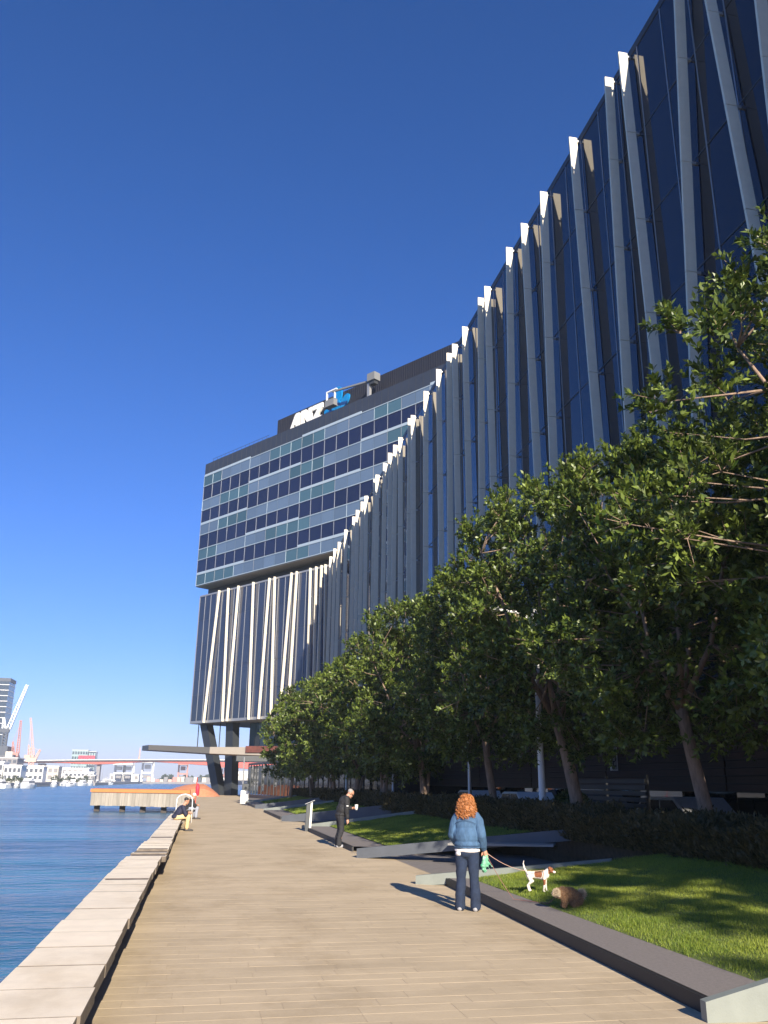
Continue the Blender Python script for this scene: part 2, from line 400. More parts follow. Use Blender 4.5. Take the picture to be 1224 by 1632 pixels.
# waterfront bench: runs of planks on a recessed plinth
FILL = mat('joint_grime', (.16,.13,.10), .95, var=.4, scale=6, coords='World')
def bench_run(label, Y0, Y1, xl, xr, z, step, plank=True, dzx=0., fan=0.):
    t = thing('waterfront_bench', label, 'bench', ((xl+xr)/2, (Y0+Y1)/2, 0), 'stone benches along the water edge')
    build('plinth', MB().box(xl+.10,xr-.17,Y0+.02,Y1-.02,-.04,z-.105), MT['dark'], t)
    build('joint_filler', MB().box(xl+.03,xr-.02,Y0+.03,Y1-.03,z-.09,z-.003), FILL, t)
    y = Y0; k = 0; n = max(1, round((Y1-Y0)/step))
    st = (Y1-Y0)/n
    for i in range(n):
        g = .006 + .004*random.random()
        jx = random.uniform(-.012,.012) + fan*i
        me = MB().bevbox(-(xr-xl)/2,(xr-xl)/2,-st/2+g,st/2-g,-.10,0,.003).mesh('plank')
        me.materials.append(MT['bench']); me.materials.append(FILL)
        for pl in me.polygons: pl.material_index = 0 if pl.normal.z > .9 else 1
        o = link('plank', me, None, t)
        o.location = ((xl+xr)/2+jx, Y0+st*(i+.5), z+random.uniform(-.003,.003)); o.rotation_euler = (dzx+random.uniform(-.002,.002), 0, random.uniform(-.006,.006))
    return t
bench_run('pale stone bench nearest the camera with wide dark joints between slabs', 3.0, 18.2, -1.30,-.63,.40,.78)
bench_run('short tilted bench piece right after the nearest long bench', 18.25, 19.9, -1.27,-.56,.37,.82, dzx=-.05)
bench_run('short bench piece stepping out just before the long far bench', 19.95, 22.4, -1.22,-.56,.40,.82, dzx=.03)
bench_run('long pale stone bench where the man in tan trousers sits', 22.45, 41.0, -1.17,-.58,.40,.78)
bench_run('far pale stone bench beyond the white ladder rail', 43.0, 60.0, -1.12,-.53,.40,1.2)

# ------------------------------------------------------------------ lawn bays on the right
def lz(X, Y):   # height of the tilted lawns
    return np.interp(X, [4.2, 5.0, 8.2, 9.2, 12.0], [.13,.14,.66,.75,.75])
def lawn_surface(Y0a, Y0b, Y1a, Y1b, xi):   # grid between two slanting ends (Ya at the kerb, Yb at X=9)
    mb = MB(); nx, ny = 14, 12; xs = np.linspace(xi, 9.2, nx)
    for i in range(ny+1):
        for x in xs:
            f = (x-4.2)/4.8; ya = Y0a+(Y0b-Y0a)*f; yb = Y1a+(Y1b-Y1a)*f
            y = ya+(yb-ya)*i/ny; mb.v.append((x, y, float(lz(x,y))))
    for i in range(ny):
        for j in range(nx-1):
            a = i*nx+j; mb.f.append((a,a+1,a+nx+1,a+nx))
    return mb
def grass(name, Y0a,Y0b,Y1a,Y1b, xi, n, hgt, label=None, wid=.006, ymax=None):
    u = RNG.random(n); X = xi+(8.5-xi)*RNG.random(n); f = (X-4.2)/4.8
    Y = (Y0a+(Y0b-Y0a)*f)*(1-u)+(Y1a+(Y1b-Y1a)*f)*u
    edge = (X-xi) < .12+.06*np.sin(Y*9)+.05*np.sin(Y*23+1)
    keep = ~(edge & (RNG.random(n)<.55)); X=X[keep];Y=Y[keep]; n=len(X)
    Z = lz(X,Y); P = np.stack([X,Y,Z-.005],1)
    a = RNG.random(n)*2*PI; S = np.stack([np.cos(a),np.sin(a),np.zeros(n)],1)*wid*.5
    clump = .75+.35*np.sin(X*5+1.7*np.sin(Y*3))*np.sin(Y*4.3)
    h = hgt*(.55+.8*RNG.random(n))*clump
    T = P+np.stack([RNG.normal(0,.35,n)*h,RNG.normal(0,.35,n)*h,h],1)
    V = np.stack([P-S,P+S,T],1)
    tint = np.clip(.45+.25*np.sin(X*2.1+np.sin(Y*1.7))+RNG.normal(0,.25,n),0,1)
    o = link(name, npmesh(name,V,3,tint), MT['grass']); return tag(o, label, None, None, 'stuff')

BAYS = [ # kerb start, kerb end, end at X=9 near / far, grass inner X
    (7.1, 16.6, 6.6, 14.4, 5.02), (24.6, 35.7, 21.0, 33.6, 5.15), (45.0, 56.0, 42.5, 54, 5.15), (65.0, 77.0, 62.5, 75, 5.15)]
KX = [(4.24,4.62),(4.22,4.20),(4.05,4.0),(3.95,3.9)]
for i,(a,b,a9,b9,xi) in enumerate(BAYS):
    k0,k1 = KX[i]
    lab = ['dark kerb and grey border along the nearest lawn','kerb and grey border of the lawn behind the man in black','kerb of the third lawn, beyond the path sign','kerb of the farthest lawn near the white box'][i]
    struct('lawn', lawn_surface(a,a9,b,b9,xi), MT['lawn'], fixn=False)
    # border: kerb face in granite, top in grey
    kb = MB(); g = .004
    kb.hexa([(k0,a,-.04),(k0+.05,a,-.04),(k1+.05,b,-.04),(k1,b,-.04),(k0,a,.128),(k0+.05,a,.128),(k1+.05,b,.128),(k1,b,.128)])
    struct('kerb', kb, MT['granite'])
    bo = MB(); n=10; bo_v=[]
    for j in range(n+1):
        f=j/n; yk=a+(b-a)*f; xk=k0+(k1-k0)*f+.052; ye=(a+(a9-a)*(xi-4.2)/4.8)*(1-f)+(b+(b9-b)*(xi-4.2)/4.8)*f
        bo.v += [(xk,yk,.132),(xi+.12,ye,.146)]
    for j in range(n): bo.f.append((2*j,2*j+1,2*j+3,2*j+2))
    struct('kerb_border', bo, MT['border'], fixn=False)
grass('grass', 7.1,6.6,16.6,14.4,5.02, 170000, .05, 'mown green lawn grass under the two dogs', .007)
grass('grass', 24.6,21,35.7,33.6,5.15, 70000, .06, 'lawn grass behind the man in black', .014)
grass('grass', 45,42.5,56,54,5.15, 20000, .07, 'lawn grass of the third bay', .03)
grass('grass', 65,62.5,77,75,5.15, 12000, .08, 'lawn grass of the farthest bay', .05)
# soil under the hedge row, and paths between bays
struct('planting_bed', MB().box(8.6,12.2,-40,84,-.04,.5), MT['soil'])
for i,(ya,yb) in enumerate([(16.3,24.8),(35.4,45.2),(55.7,65.2),(76.7,100)]):
    # path wedge rising gently from the promenade
    pth = MB().add([(4.1,ya,-.008),(8.7,ya-2,.02),(8.7,yb-2,.02),(4.1,yb,-.008)],[(0,1,2,3)])
    struct('path', pth, MT['pathgrey'], fixn=False)

def wall_wedge(name, label, p0, p1, z0, z1, zb0, zb1, th0, th1, mt, cat, group=None, tip=False):
    """slanting upstand between p0 and p1; top z0->z1, base zb; thickness th"""
    p0=Vector((*p0,0)); p1=Vector((*p1,0)); d=(p1-p0).normalized(); nrm=Vector((-d.y,d.x,0))
    n=10; mb=MB()
    for i in range(n+1):
        f=i/n; c=p0+(p1-p0)*f; th=th0+(th1-th0)*f; z=z0+(z1-z0)*f; zb=zb0+(zb1-zb0)*f
        if tip and f>.85: z -= (z1-zb1)*.25*((f-.85)/.15)**2; th*=1-.5*((f-.85)/.15)**2
        for o_,zz in ((0,zb),(0,z),(th,z),(th,zb)): 
            v=c+nrm*o_; mb.v.append((v.x,v.y,zz))
    for i in range(n):
        for j in range(4):
            a=i*4+j; b=i*4+(j+1)%4; mb.f.append((a,b,b+4,a+4))
    mb.f += [(0,1,2,3),(n*4+3,n*4+2,n*4+1,n*4)]
    return tag(build(name, mb, mt), label, cat, group)
wall_wedge('wedge_wall','pale grey upstand wall cut off at the bottom right picture corner',(4.12,7.0),(8.6,6.6),.15,1.25,-.03,.3,.10,.12,MT['wedge'],'wall','slanting planter walls')
wall_wedge('wedge_wall','low pale grey wedge wall rising behind the woman and dogs',(4.1,16.75),(7.3,15.1),.15,.56,-.03,.3,.12,.14,MT['wedge'],'wall','slanting planter walls')
bl = wall_wedge('wedge_wall','long blue-grey blade wall with a rounded tip and a slab seat',(4.0,22.6),(9.1,18.6),.22,.97,-.03,.72,.35,.3,MT['blade'],'wall','slanting planter walls',True)
wall_wedge('wedge_wall','grey wedge wall ending the lawn behind the metal path sign',(4.1,35.9),(8.6,33.7),.16,.85,-.03,.3,.25,.25,MT['wedge'],'wall','slanting planter walls')
wall_wedge('wedge_wall','grey blade wall beyond the path sign',(3.95,43.2),(9.0,39.5),.25,.95,-.03,.3,.4,.3,MT['blade'],'wall','slanting planter walls',True)
wall_wedge('wedge_wall','distant grey wedge wall ending the third lawn',(4.0,56.2),(8.6,54),.2,.85,-.03,.3,.25,.25,MT['wedge'],'wall','slanting planter walls')
wall_wedge('wedge_wall','distant grey blade wall before the farthest lawn',(3.9,63.2),(9.0,60),.25,.95,-.03,.3,.4,.3,MT['blade'],'wall','slanting planter walls',True)
wall_wedge('wedge_wall','grey wedge wall next to the white box at the promenade end',(3.9,77.2),(8.6,75),.2,.85,-.03,.3,.25,.25,MT['wedge'],'wall','slanting planter walls')
# slab seat cantilevered from the blade wall
seat = MB().hexa([(5.75,20.35,.44),(7.75,18.85,.50),(8.0,19.3,.50),(6.0,20.9,.44),(5.75,20.35,.485),(7.75,18.85,.545),(8.0,19.3,.545),(6.0,20.9,.485)])
tag(build('slab_seat', seat, MT['conc']), 'thin concrete slab seat jutting from the blade wall', 'seat')

# ================================================================== BUILDING
B = thing('office_building','glass office building with white leaning fins and rooftop block','building',(14.6,60,0))
XF, XG = 13.88, 14.40
FH = 3.78; Z0 = 10.0
build('facade_body', MB().box(XG+.06,44,5,104.5,Z0,28.9), MT['steel'], B)
fac = build('facade_frame', MB().box(XG-.02,XG+.10,5,105.2,28.92,29.24).box(XG-.04,XG+.10,5,105.2,Z0-.35,Z0+.1), MT['steel'], B)
NP = 58; PW = (104.9-6.0)/NP
pane = MB().box(-.015,.015,-PW/2+.02,PW/2-.02,-FH/2+.03,FH/2-.03).mesh('glass_panel')
for j in range(5):
    for i in range(NP):
        o = link('glass_panel', pane, MT['glass'], fac); o.location=(XG+.02, 6+PW*(i+.5), Z0+FH*(j+.5)+.03)
        o.rotation_euler=(0,random.uniform(-.004,.004),random.uniform(-.004,.004))
mu = MB()
for i in range(NP+1): mu.box(XG-.018,XG+.03,6+PW*i-.025,6+PW*i+.025,Z0,28.95)
build('mullion', mu, MT['mullion'], fac, fixn=False)['kind']='stuff'
tr = MB()
for j in range(1,5): tr.box(XG-.012,XG+.03,6,104.9,Z0+FH*j-.03+.03,Z0+FH*j+.03+.03)
build('transom', tr, MT['steel'], fac, fixn=False)['kind']='stuff'
# a few ceiling lights glimpsed as thin pale strips behind the panes are left as strips on the inner face

def fin(fr, at, ab, o0, o1, i0, i1, zt, zb, th, parent=B, lit=None):
    """fr(along, out, z): blade out o0..o1, brackets back to i0, leaning from at (top) to ab (bottom)"""
    def seg(mb, b0, b1, za, zb_, hw, g=.012):
        f0=(za-zb)/(zt-zb); f1=(zb_-zb)/(zt-zb); a0=ab+(at-ab)*f0; a1=ab+(at-ab)*f1
        mb.hexa([fr(a0-hw,b0,za+g),fr(a0+hw,b0,za+g),fr(a0+hw,b1,za+g),fr(a0-hw,b1,za+g),fr(a1-hw,b0,zb_-g),fr(a1+hw,b0,zb_-g),fr(a1+hw,b1,zb_-g),fr(a1-hw,b1,zb_-g)])
    ou=MB(); brs=[]; n=5; hs_=(zt-zb)/n
    for k in range(n):
        seg(ou,o0,o1,zb+hs_*k,zb+hs_*(k+1),th/2); 
    for k in range(n+1):
        z=min(max(zb+hs_*k,zb+.15),zt-.18); a=ab+(at-ab)*(z-zb)/(zt-zb)
        brs.append(MB().wbox(fr,a-.04,a+.04,o1-.03,i0+.03,z-.05,z+.05))
    f=build('fin',ou,MT['fin'],parent)
    [build('bracket',q_,MT['galv'],f) for q_ in brs]
    return f
frS = lambda a,b,z:(b,a,z)
FINS=[(9.0,10.0),(11.9,11.3),(15.7,16.7),(18.3,17.2),(19.5,21.6),(23.56,23.2),(24.75,25.6),(28.27,27.7),(31.7,32.4),(34.3,33.9),(36.5,37.6),(40.2,40.1),(41.4,42.5),(44.6,44.3),(46.85,46.6),(48.15,48.6),(50.8,50.4),(54.3,54.7),(58.3,58.0),(59.3,59.8),(62.7,62.3),(64.7,65.2),(66.8,66.6),(68.9,69.4),(72.4,72.1),(73.4,73.9),(78.0,77.6),(80.1,80.5),(83,82.7),(85.2,85.6),(90.6,90.2),(95.4,95.8),(99.0,98.7),(102.4,102.6)]
for t_,b_ in FINS: fin(frS,t_,b_,XF,XF+.37,XG-.03,0,29.0+random.uniform(-.12,.12),9.6,.085)

# angled wing
TH=R(34); WD=Vector((-sin(TH),cos(TH),0)); WN=Vector((-cos(TH),-sin(TH),0)); WB=Vector((13.88,105.44,0))
def frW(a,b,z):
    p=WB+WD*a+WN*b; return (p.x,p.y,z)
WG=-.52; WL=29.2
build('wing_body', MB().wbox(frW,-1.0,WL,-20,WG-.08,Z0,28.5), MT['steel'], B)
wf=build('wing_frame', MB().wbox(frW,-1,WL+.05,WG-.06,WG+.08,28.48,28.72).wbox(frW,-1,WL+.05,WG-.06,WG+.08,Z0-.3,Z0+.06).wbox(frW,WL-.02,WL+.1,WG-.3,WG+.06,Z0,28.48), MT['mullion'], B)
NW=20; PWW=WL/NW; FW=(28.48-Z0-.06)/5
wrot=TH
pane=MB().box(-.015,.015,-PWW/2+.03,PWW/2-.03,-FW/2+.02,FW/2-.02).mesh('window_pane')
for j in range(5):
    for i in range(NW):
        o=link('window_pane',pane,MT['glassd'],wf); o.location=frW(PWW*(i+.5),WG,Z0+.06+FW*(j+.5)); o.rotation_euler=(0,random.uniform(-.006,.006),wrot+random.uniform(-.006,.006))
mu=MB()
for i in range(NW+1): mu.wbox(frW,PWW*i-.035,PWW*i+.035,WG-.02,WG+.07,Z0,28.5)
build('mullion',mu,MT['mullion'],wf,fixn=False)['kind']='stuff'
build('soffit', MB().wbox(frW,-1,WL,-20.05,WG-.1,Z0-.32,Z0-.02), MT['soffit'], B)
for at_,ab_ in [(23.81,25.35),(21.54,20.81),(19.08,19.75),(15.58,14.83),(11.9,12.63),(10.75,10.05),(7.12,8.27),(6.03,6.62),(3.26,2.9),(1.04,1.05),(.3,-.4),(2.1,1.7)]:
    fin(frW,at_,ab_,0,-.36,-.50,0,28.75,9.7,.13)
# recess between fins and upper block
build('recess_band', MB().wbox(frW,-24,WL-.05,-20,-1.8,28.5,30.02), MT['steel'], B)
# upper block
BO=.5; BL=29.1; BR=-23.26; CWD=2.38
blk=build('upper_block', MB().wbox(frW,BR,BL,-20,BO-.06,30.0,48.0), MT['steel'], B)
build('block_soffit', MB().wbox(frW,BR,BL,-20,BO-.02,29.9,30.02), MT['soffit'], B)
NC=22
wpane=MB().box(-.02,.02,-CWD/2+.04,CWD/2-.04,-1.10,1.10).mesh('window')
spane=MB().box(-.02,.02,-CWD/2+.035,CWD/2-.035,-.78,.78).mesh('spandrel_panel')
TEALS=['ttttpppppttpppttttpppp','ttpppppttttppppptttppp','pptttppppptttpppppttpp','pptttpppptttpppppttppp','ttppppptttttppppttpppp']
zb=30.0
for r in range(5):
    zc=30.12+r*4.0+.80
    for c in range(NC):
        tealp = TEALS[r][c]=='t'
        o=link('spandrel_panel',spane.copy() if False else spane,None,blk)
        o.location=frW(BL-CWD*(c+.5),BO+.02,zc); o.rotation_euler=(0,random.uniform(-.01,.01),wrot+random.uniform(-.008,.008))
        if tealp: 
            if 'teal_me' not in globals():
                globals()['teal_me']=spane.copy(); teal_me.materials.clear(); teal_me.materials.append(MT['teal'])
            o.data=teal_me
        if r<4:
            o=link('window',wpane,MT['glassw'],blk); o.location=frW(BL-CWD*(c+.5),BO,zc+.82+1.16+.10); o.rotation_euler=(0,random.uniform(-.012,.012),wrot+random.uniform(-.01,.01))
spane.materials.clear(); spane.materials.append(MT['spandrel'])
bf=MB()
for r in range(5):
    z=30.12+r*4.0
    bf.wbox(frW,BR,BL+.02,BO-.05,BO+.10,z-.10,z+.0); bf.wbox(frW,BR,BL+.02,BO-.05,BO+.09,z+1.59,z+1.70)
    # broad pale band pieces on some bays
    for c in range(0,NC):
        if (c//5+r)%2==0: bf.wbox(frW,BL-CWD*(c+1)+.02,BL-CWD*c-.02,BO-.02,BO+.05,z+1.72,z+1.98)
build('band', bf, MT['frame_pale'], blk, fixn=False)
bm_=MB(); bw=MB()
for c in range(NC+1):
    for r in range(5):
        z=30.12+r*4.0; wdt=.03 if (c*5+r*3)%4<2 else .014
        if 0<c<NC and TEALS[r][c-1]=='p' and TEALS[r][c]=='p' and (c+r)%3: pass
        else: (bw if (c*5+r*3)%4<2 else bm_).wbox(frW,BL-CWD*c-wdt,BL-CWD*c+wdt,BO-.04,BO+.07,z+.001,z+1.588)
        if r<4: bm_.wbox(frW,BL-CWD*c-.025,BL-CWD*c+.025,BO-.04,BO+.06,z+1.702,z+3.899)
build('mullion',bm_,MT['mullion'],blk,fixn=False)['kind']='stuff'
build('bright_mullion',bw,MT['frame_pale'],blk,fixn=False)['kind']='stuff'
# parapet and penthouse
pp=build('parapet', MB().wbox(frW,BR,BL,-20,BO-.02,47.9,49.9), MT['parapet'], B)
pr=MB()
for c in range(0,44): pr.wbox(frW,BL-CWD*c*.5-.02,BL-CWD*c*.5+.02,BO-.03,BO+.0,48.0,49.88)
build('cladding_rib',pr,MT['steel'],pp,fixn=False)['kind']='stuff'
rl=MB()
for k in range(14):
    a=BL-1.0-k*1.05; rl.path([frW(a,-.2,49.9),frW(a,-.2,50.8)],.025,6)
rl.path([frW(BL-.8,-.2,50.8),frW(BL-15.2,-.2,50.8)],.03,6); rl.path([frW(BL-.8,-.2,50.4),frW(BL-15.2,-.2,50.4)],.02,6)
build('roof_rail',rl,MT['steel'],B)
ph=build('penthouse', MB().wbox(frW,BR-6,15.55,-18,-3.0,49.8,54.6), MT['roofdark'], B)
pr=MB()
for c in range(0,int((15.5-BR)/.4)): pr.wbox(frW,15.5-.4*c-.05,15.5-.4*c+.05,-3.05,-2.95,49.9,54.55)
build('cladding_rib',pr,MT['roofdark'],ph,fixn=False)['kind']='stuff'

# roof lettering and petals (on the penthouse face)
S = thing('roof_sign','white ANZ letters with blue petal emblem on the dark rooftop wall','sign',frW(8,-2.6,51))
def frL(a,b,z): return frW(12.3-a,-2.93+b,z)
zb_,zt_=51.55,54.15; H_=zt_-zb_
def letter(name, polys):
    mb=MB()
    for i,p in enumerate(polys): mb.prism([(a,zb_+z*H_) for a,z in p],frL,.0,.32+.004*i)
    build(name,mb,MT['signwhite'],S)
letter('letter_a',[[(0,0),(.85,0),(1.05,.30),(1.5,.30),(1.5,0),(2.3,0),(2.3,.93),(2.15,1.0),(1.5,1.0),(1.2,.90)],])
letter('letter_n',[[(2.62,0),(3.35,0),(3.35,1),(2.72,1),(2.62,.93)],[(3.3,.98),(3.36,.55),(4.35,.02),(4.42,.02),(4.42,.5),(3.7,1.0)],[(4.3,0),(5.0,0),(5.0,1),(4.9,1),(4.3,.98)]])
letter('letter_z',[[(5.25,.72),(7.35,.72),(7.35,1),(5.25,1)],[(5.2,.2),(6.2,.2),(7.33,.74),(6.4,.76)],[(5.15,0),(7.3,0),(7.3,.26),(5.15,.26)]])
def petal(cx,cz,ra,rz,tilt,k):
    pts=[]
    for j in range(22):
        a=2*PI*j/22; x=ra*cos(a); z=rz*sin(a); pts.append((cx+x*cos(tilt)-z*sin(tilt),cz+x*sin(tilt)+z*cos(tilt)))
    build('petal',MB().prism(pts,frL,.02,.30+.02*k),MT['signblue'],S)
petal(10.55,54.2,.85,1.35,-.1,0); petal(9.6,53.0,.55,1.2,.45,1); petal(12.0,52.8,.62,1.25,-.75,2); petal(8.8,52.0,.5,1.0,1.1,3)
petal(10.7,52.6,.4,.9,-.1,4)

# facade-maintenance crane on the roof
G = thing('roof_crane','grey window-cleaning crane on the roof with boom and hanging cradle','crane',frW(-4,-1,50))
CG=mat('crane_grey',(.20,.20,.195),.5)
build('mast', MB().wbox(frW,-6.3,-5.85,-1.5,-1.1,49.9,52.9), MT['galv'], G)
build('head', MB().wbox(frW,-7.5,-6.1,-1.9,-.8,53.0,54.1), CG, G)
build('counterweight', MB().wbox(frW,-7.3,-6.3,-1.7,-1.0,52.5,52.98), MT['steel'], G)
build('boom', MB().hexa([frW(-6.1,-1.4,53.1),frW(-6.1,-1.15,53.1),frW(1.3,-1.15,54.0),frW(1.3,-1.4,54.0),frW(-6.1,-1.4,53.35),frW(-6.1,-1.15,53.35),frW(1.3,-1.15,54.22),frW(1.3,-1.4,54.22)]), CG, G)
build('spreader', MB().wbox(frW,.4,2.5,-1.4,-1.15,54.23,54.40).wbox(frW,2.35,2.48,-1.4,-1.15,53.0,54.22).wbox(frW,.7,.82,-1.4,-1.15,53.0,53.9), MT['white'], G)
build('cradle', MB().wbox(frW,.7,2.5,-1.7,-1.0,52.0,52.95).wbox(frW,.6,2.6,-1.8,-.9,51.88,51.98), CG, G)

# ------------------------------------------------------------------ podium
P_ = build('podium', MB().box(16.2,44,4,112,-.04,9.7), MT['fardark'], B)
build('facade_soffit', MB().box(XG-.02,30,5,104.5,9.45,9.66), MT['steel'], B)
lp=MB().box(-.02,.02,-1.46,1.46,-.95,.95).mesh('lobby_pane')
for i in range(24):
    o=link('lobby_pane',lp,MT['glasslob'],P_); o.location=(16.1,11+3*i,1.15); o.rotation_euler=(0,random.uniform(-.02,.02),random.uniform(-.03,.03))
tb=MB().bevbox(-.03,.03,-3.95,3.95,-.10,.10,.01).mesh('timber_board')
for j in range(13):
    for i in range(6):
        o=link('timber_board',tb,MT['timber'],P_); o.location=(15.5+.02*(j%2),12+8*i,1.80+.225*j); o.rotation_euler=(0,random.uniform(-.03,.03),0)
build('bulkhead', MB().box(15.6,16.15,8,60,1.66,4.75), MT['louver'], P_)
lv=MB().box(-.10,.10,-3.95,3.95,-.025,.025).mesh('louver_blade')
for j in range(15):
    for i in range(6):
        if (i==1 and 1<j<8): continue
        o=link('louver_blade',lv,MT['louver'],P_); o.location=(15.4,12+8*i,5.0+.30*j); o.rotation_euler=(0,.6,0)
up=MB().box(-.02,.02,-.72,.72,-2.2,2.2).mesh('upper_pane')
for i in range(32):
    o=link('upper_pane',up,MT['tealbox'],P_); o.location=(16.1,9+1.5*i,7.1); o.rotation_euler=(0,0,random.uniform(-.02,.02))
# tall glass screens at the far end of the podium, seen under the trees
gs=build('glass_screen', MB().box(12.6,13.2,58,60,-.04,3.9), MT['steel'], B)
def frG(a,b,z):   # screen line from (5.6,112) back to (13.4,62)
    p0=Vector((5.8,111,0)); p1=Vector((13.2,60,0)); d=(p1-p0).normalized(); p=p0+d*a+Vector((-d.y,d.x,0))*b; return (p.x,p.y,z)
GL=51.3
sp=MB().box(-.02,.02,-.76,.76,-1.6,1.6).mesh('screen_pane'); ang=math.atan2(7.4,51)
for i in range(32):
    o=link('screen_pane',sp,MT['tealbox'],gs); o.location=frG(.8+1.6*i,0,2.0); o.rotation_euler=(0,0,ang+random.uniform(-.04,.04))
po=MB()
for i in range(33): po.wbox(frG,1.6*i-.04,1.6*i+.04,-.06,.06,.3,3.7)
po.wbox(frG,0,GL,-.07,.07,3.7,3.95); po.wbox(frG,0,GL,-.12,.12,-.03,.34)
build('screen_post',po,MT['steel'],gs,fixn=False)
sl=MB()
# undercroft behind screen
build('undercroft', MB().box(13.6,16.1,60,104,-.04,9.4), MT['louver'], B)
# teal glazed level above the canopy
tg=build('teal_level', MB().wbox(frW,4,19.6,-12,-4.1,4.6,9.68), MT['steel'], B)
tp=MB().box(-.03,.03,-.56,.56,-2.45,2.45).mesh('tall_pane')
for i in range(13):
    o=link('tall_pane',tp,MT['teal'],tg); o.location=frW(4.6+1.18*i,-4.0,7.15); o.rotation_euler=(0,0,wrot+random.uniform(-.03,.03))
# leaning columns and slim posts under the wing
def column(p0,p1,hw,hd):
    mb=MB(); a=Vector(p0);b=Vector(p1)
    mb.hexa([a+WD*-hw+WN*-hd,a+WD*hw+WN*-hd,a+WD*hw+WN*hd,a+WD*-hw+WN*hd,b+WD*-hw+WN*-hd,b+WD*hw+WN*-hd,b+WD*hw+WN*hd,b+WD*-hw+WN*hd])
    build('column',mb,CST,B)
CST=mat('column_steel',(.026,.03,.036),.5)
column((2.75,123.5,-.04),frW(27.6,-2.2,9.7),.85,.55)
column((4.2,122.6,-.04),frW(21.4,-2.4,9.7),.85,.55)
for a in (28.6,23.2):
    build('hanger',MB().path([frW(a,-1.6,6.2),frW(a,-1.6,9.8)],.07,8),MT['steel'],B)
# canopy
cn=build('canopy', MB().hexa([(-6.6,112.6,5.4),(3.4,117.5,5.15),(2.2,121.5,5.15),(-7.6,116.2,5.4),(-6.6,112.6,6.0),(3.4,117.5,6.0),(2.2,121.5,6.0),(-7.6,116.2,6.0)]), MT['canopy'], B)
build('canopy_fascia', MB().hexa([(.9,116.0,5.2),(9.5,112.5,4.95),(9.5,120,4.95),(1.2,121.5,5.2),(.9,116.0,6.02),(9.5,112.5,6.02),(9.5,120,6.02),(1.2,121.5,6.02)]), MT['soffit'], B)
build('canopy_box', MB().hexa([(5.4,113.9,5.35),(9.4,112.3,5.35),(9.4,113.6,5.35),(5.8,115.0,5.35),(5.4,113.9,6.15),(9.4,112.3,6.15),(9.4,113.6,6.15),(5.8,115.0,6.15)]), MT['brownred'], B)
build('canopy_beam', MB().box(4.2,16,110.5,113,4.2,4.85), MT['steel'], B)

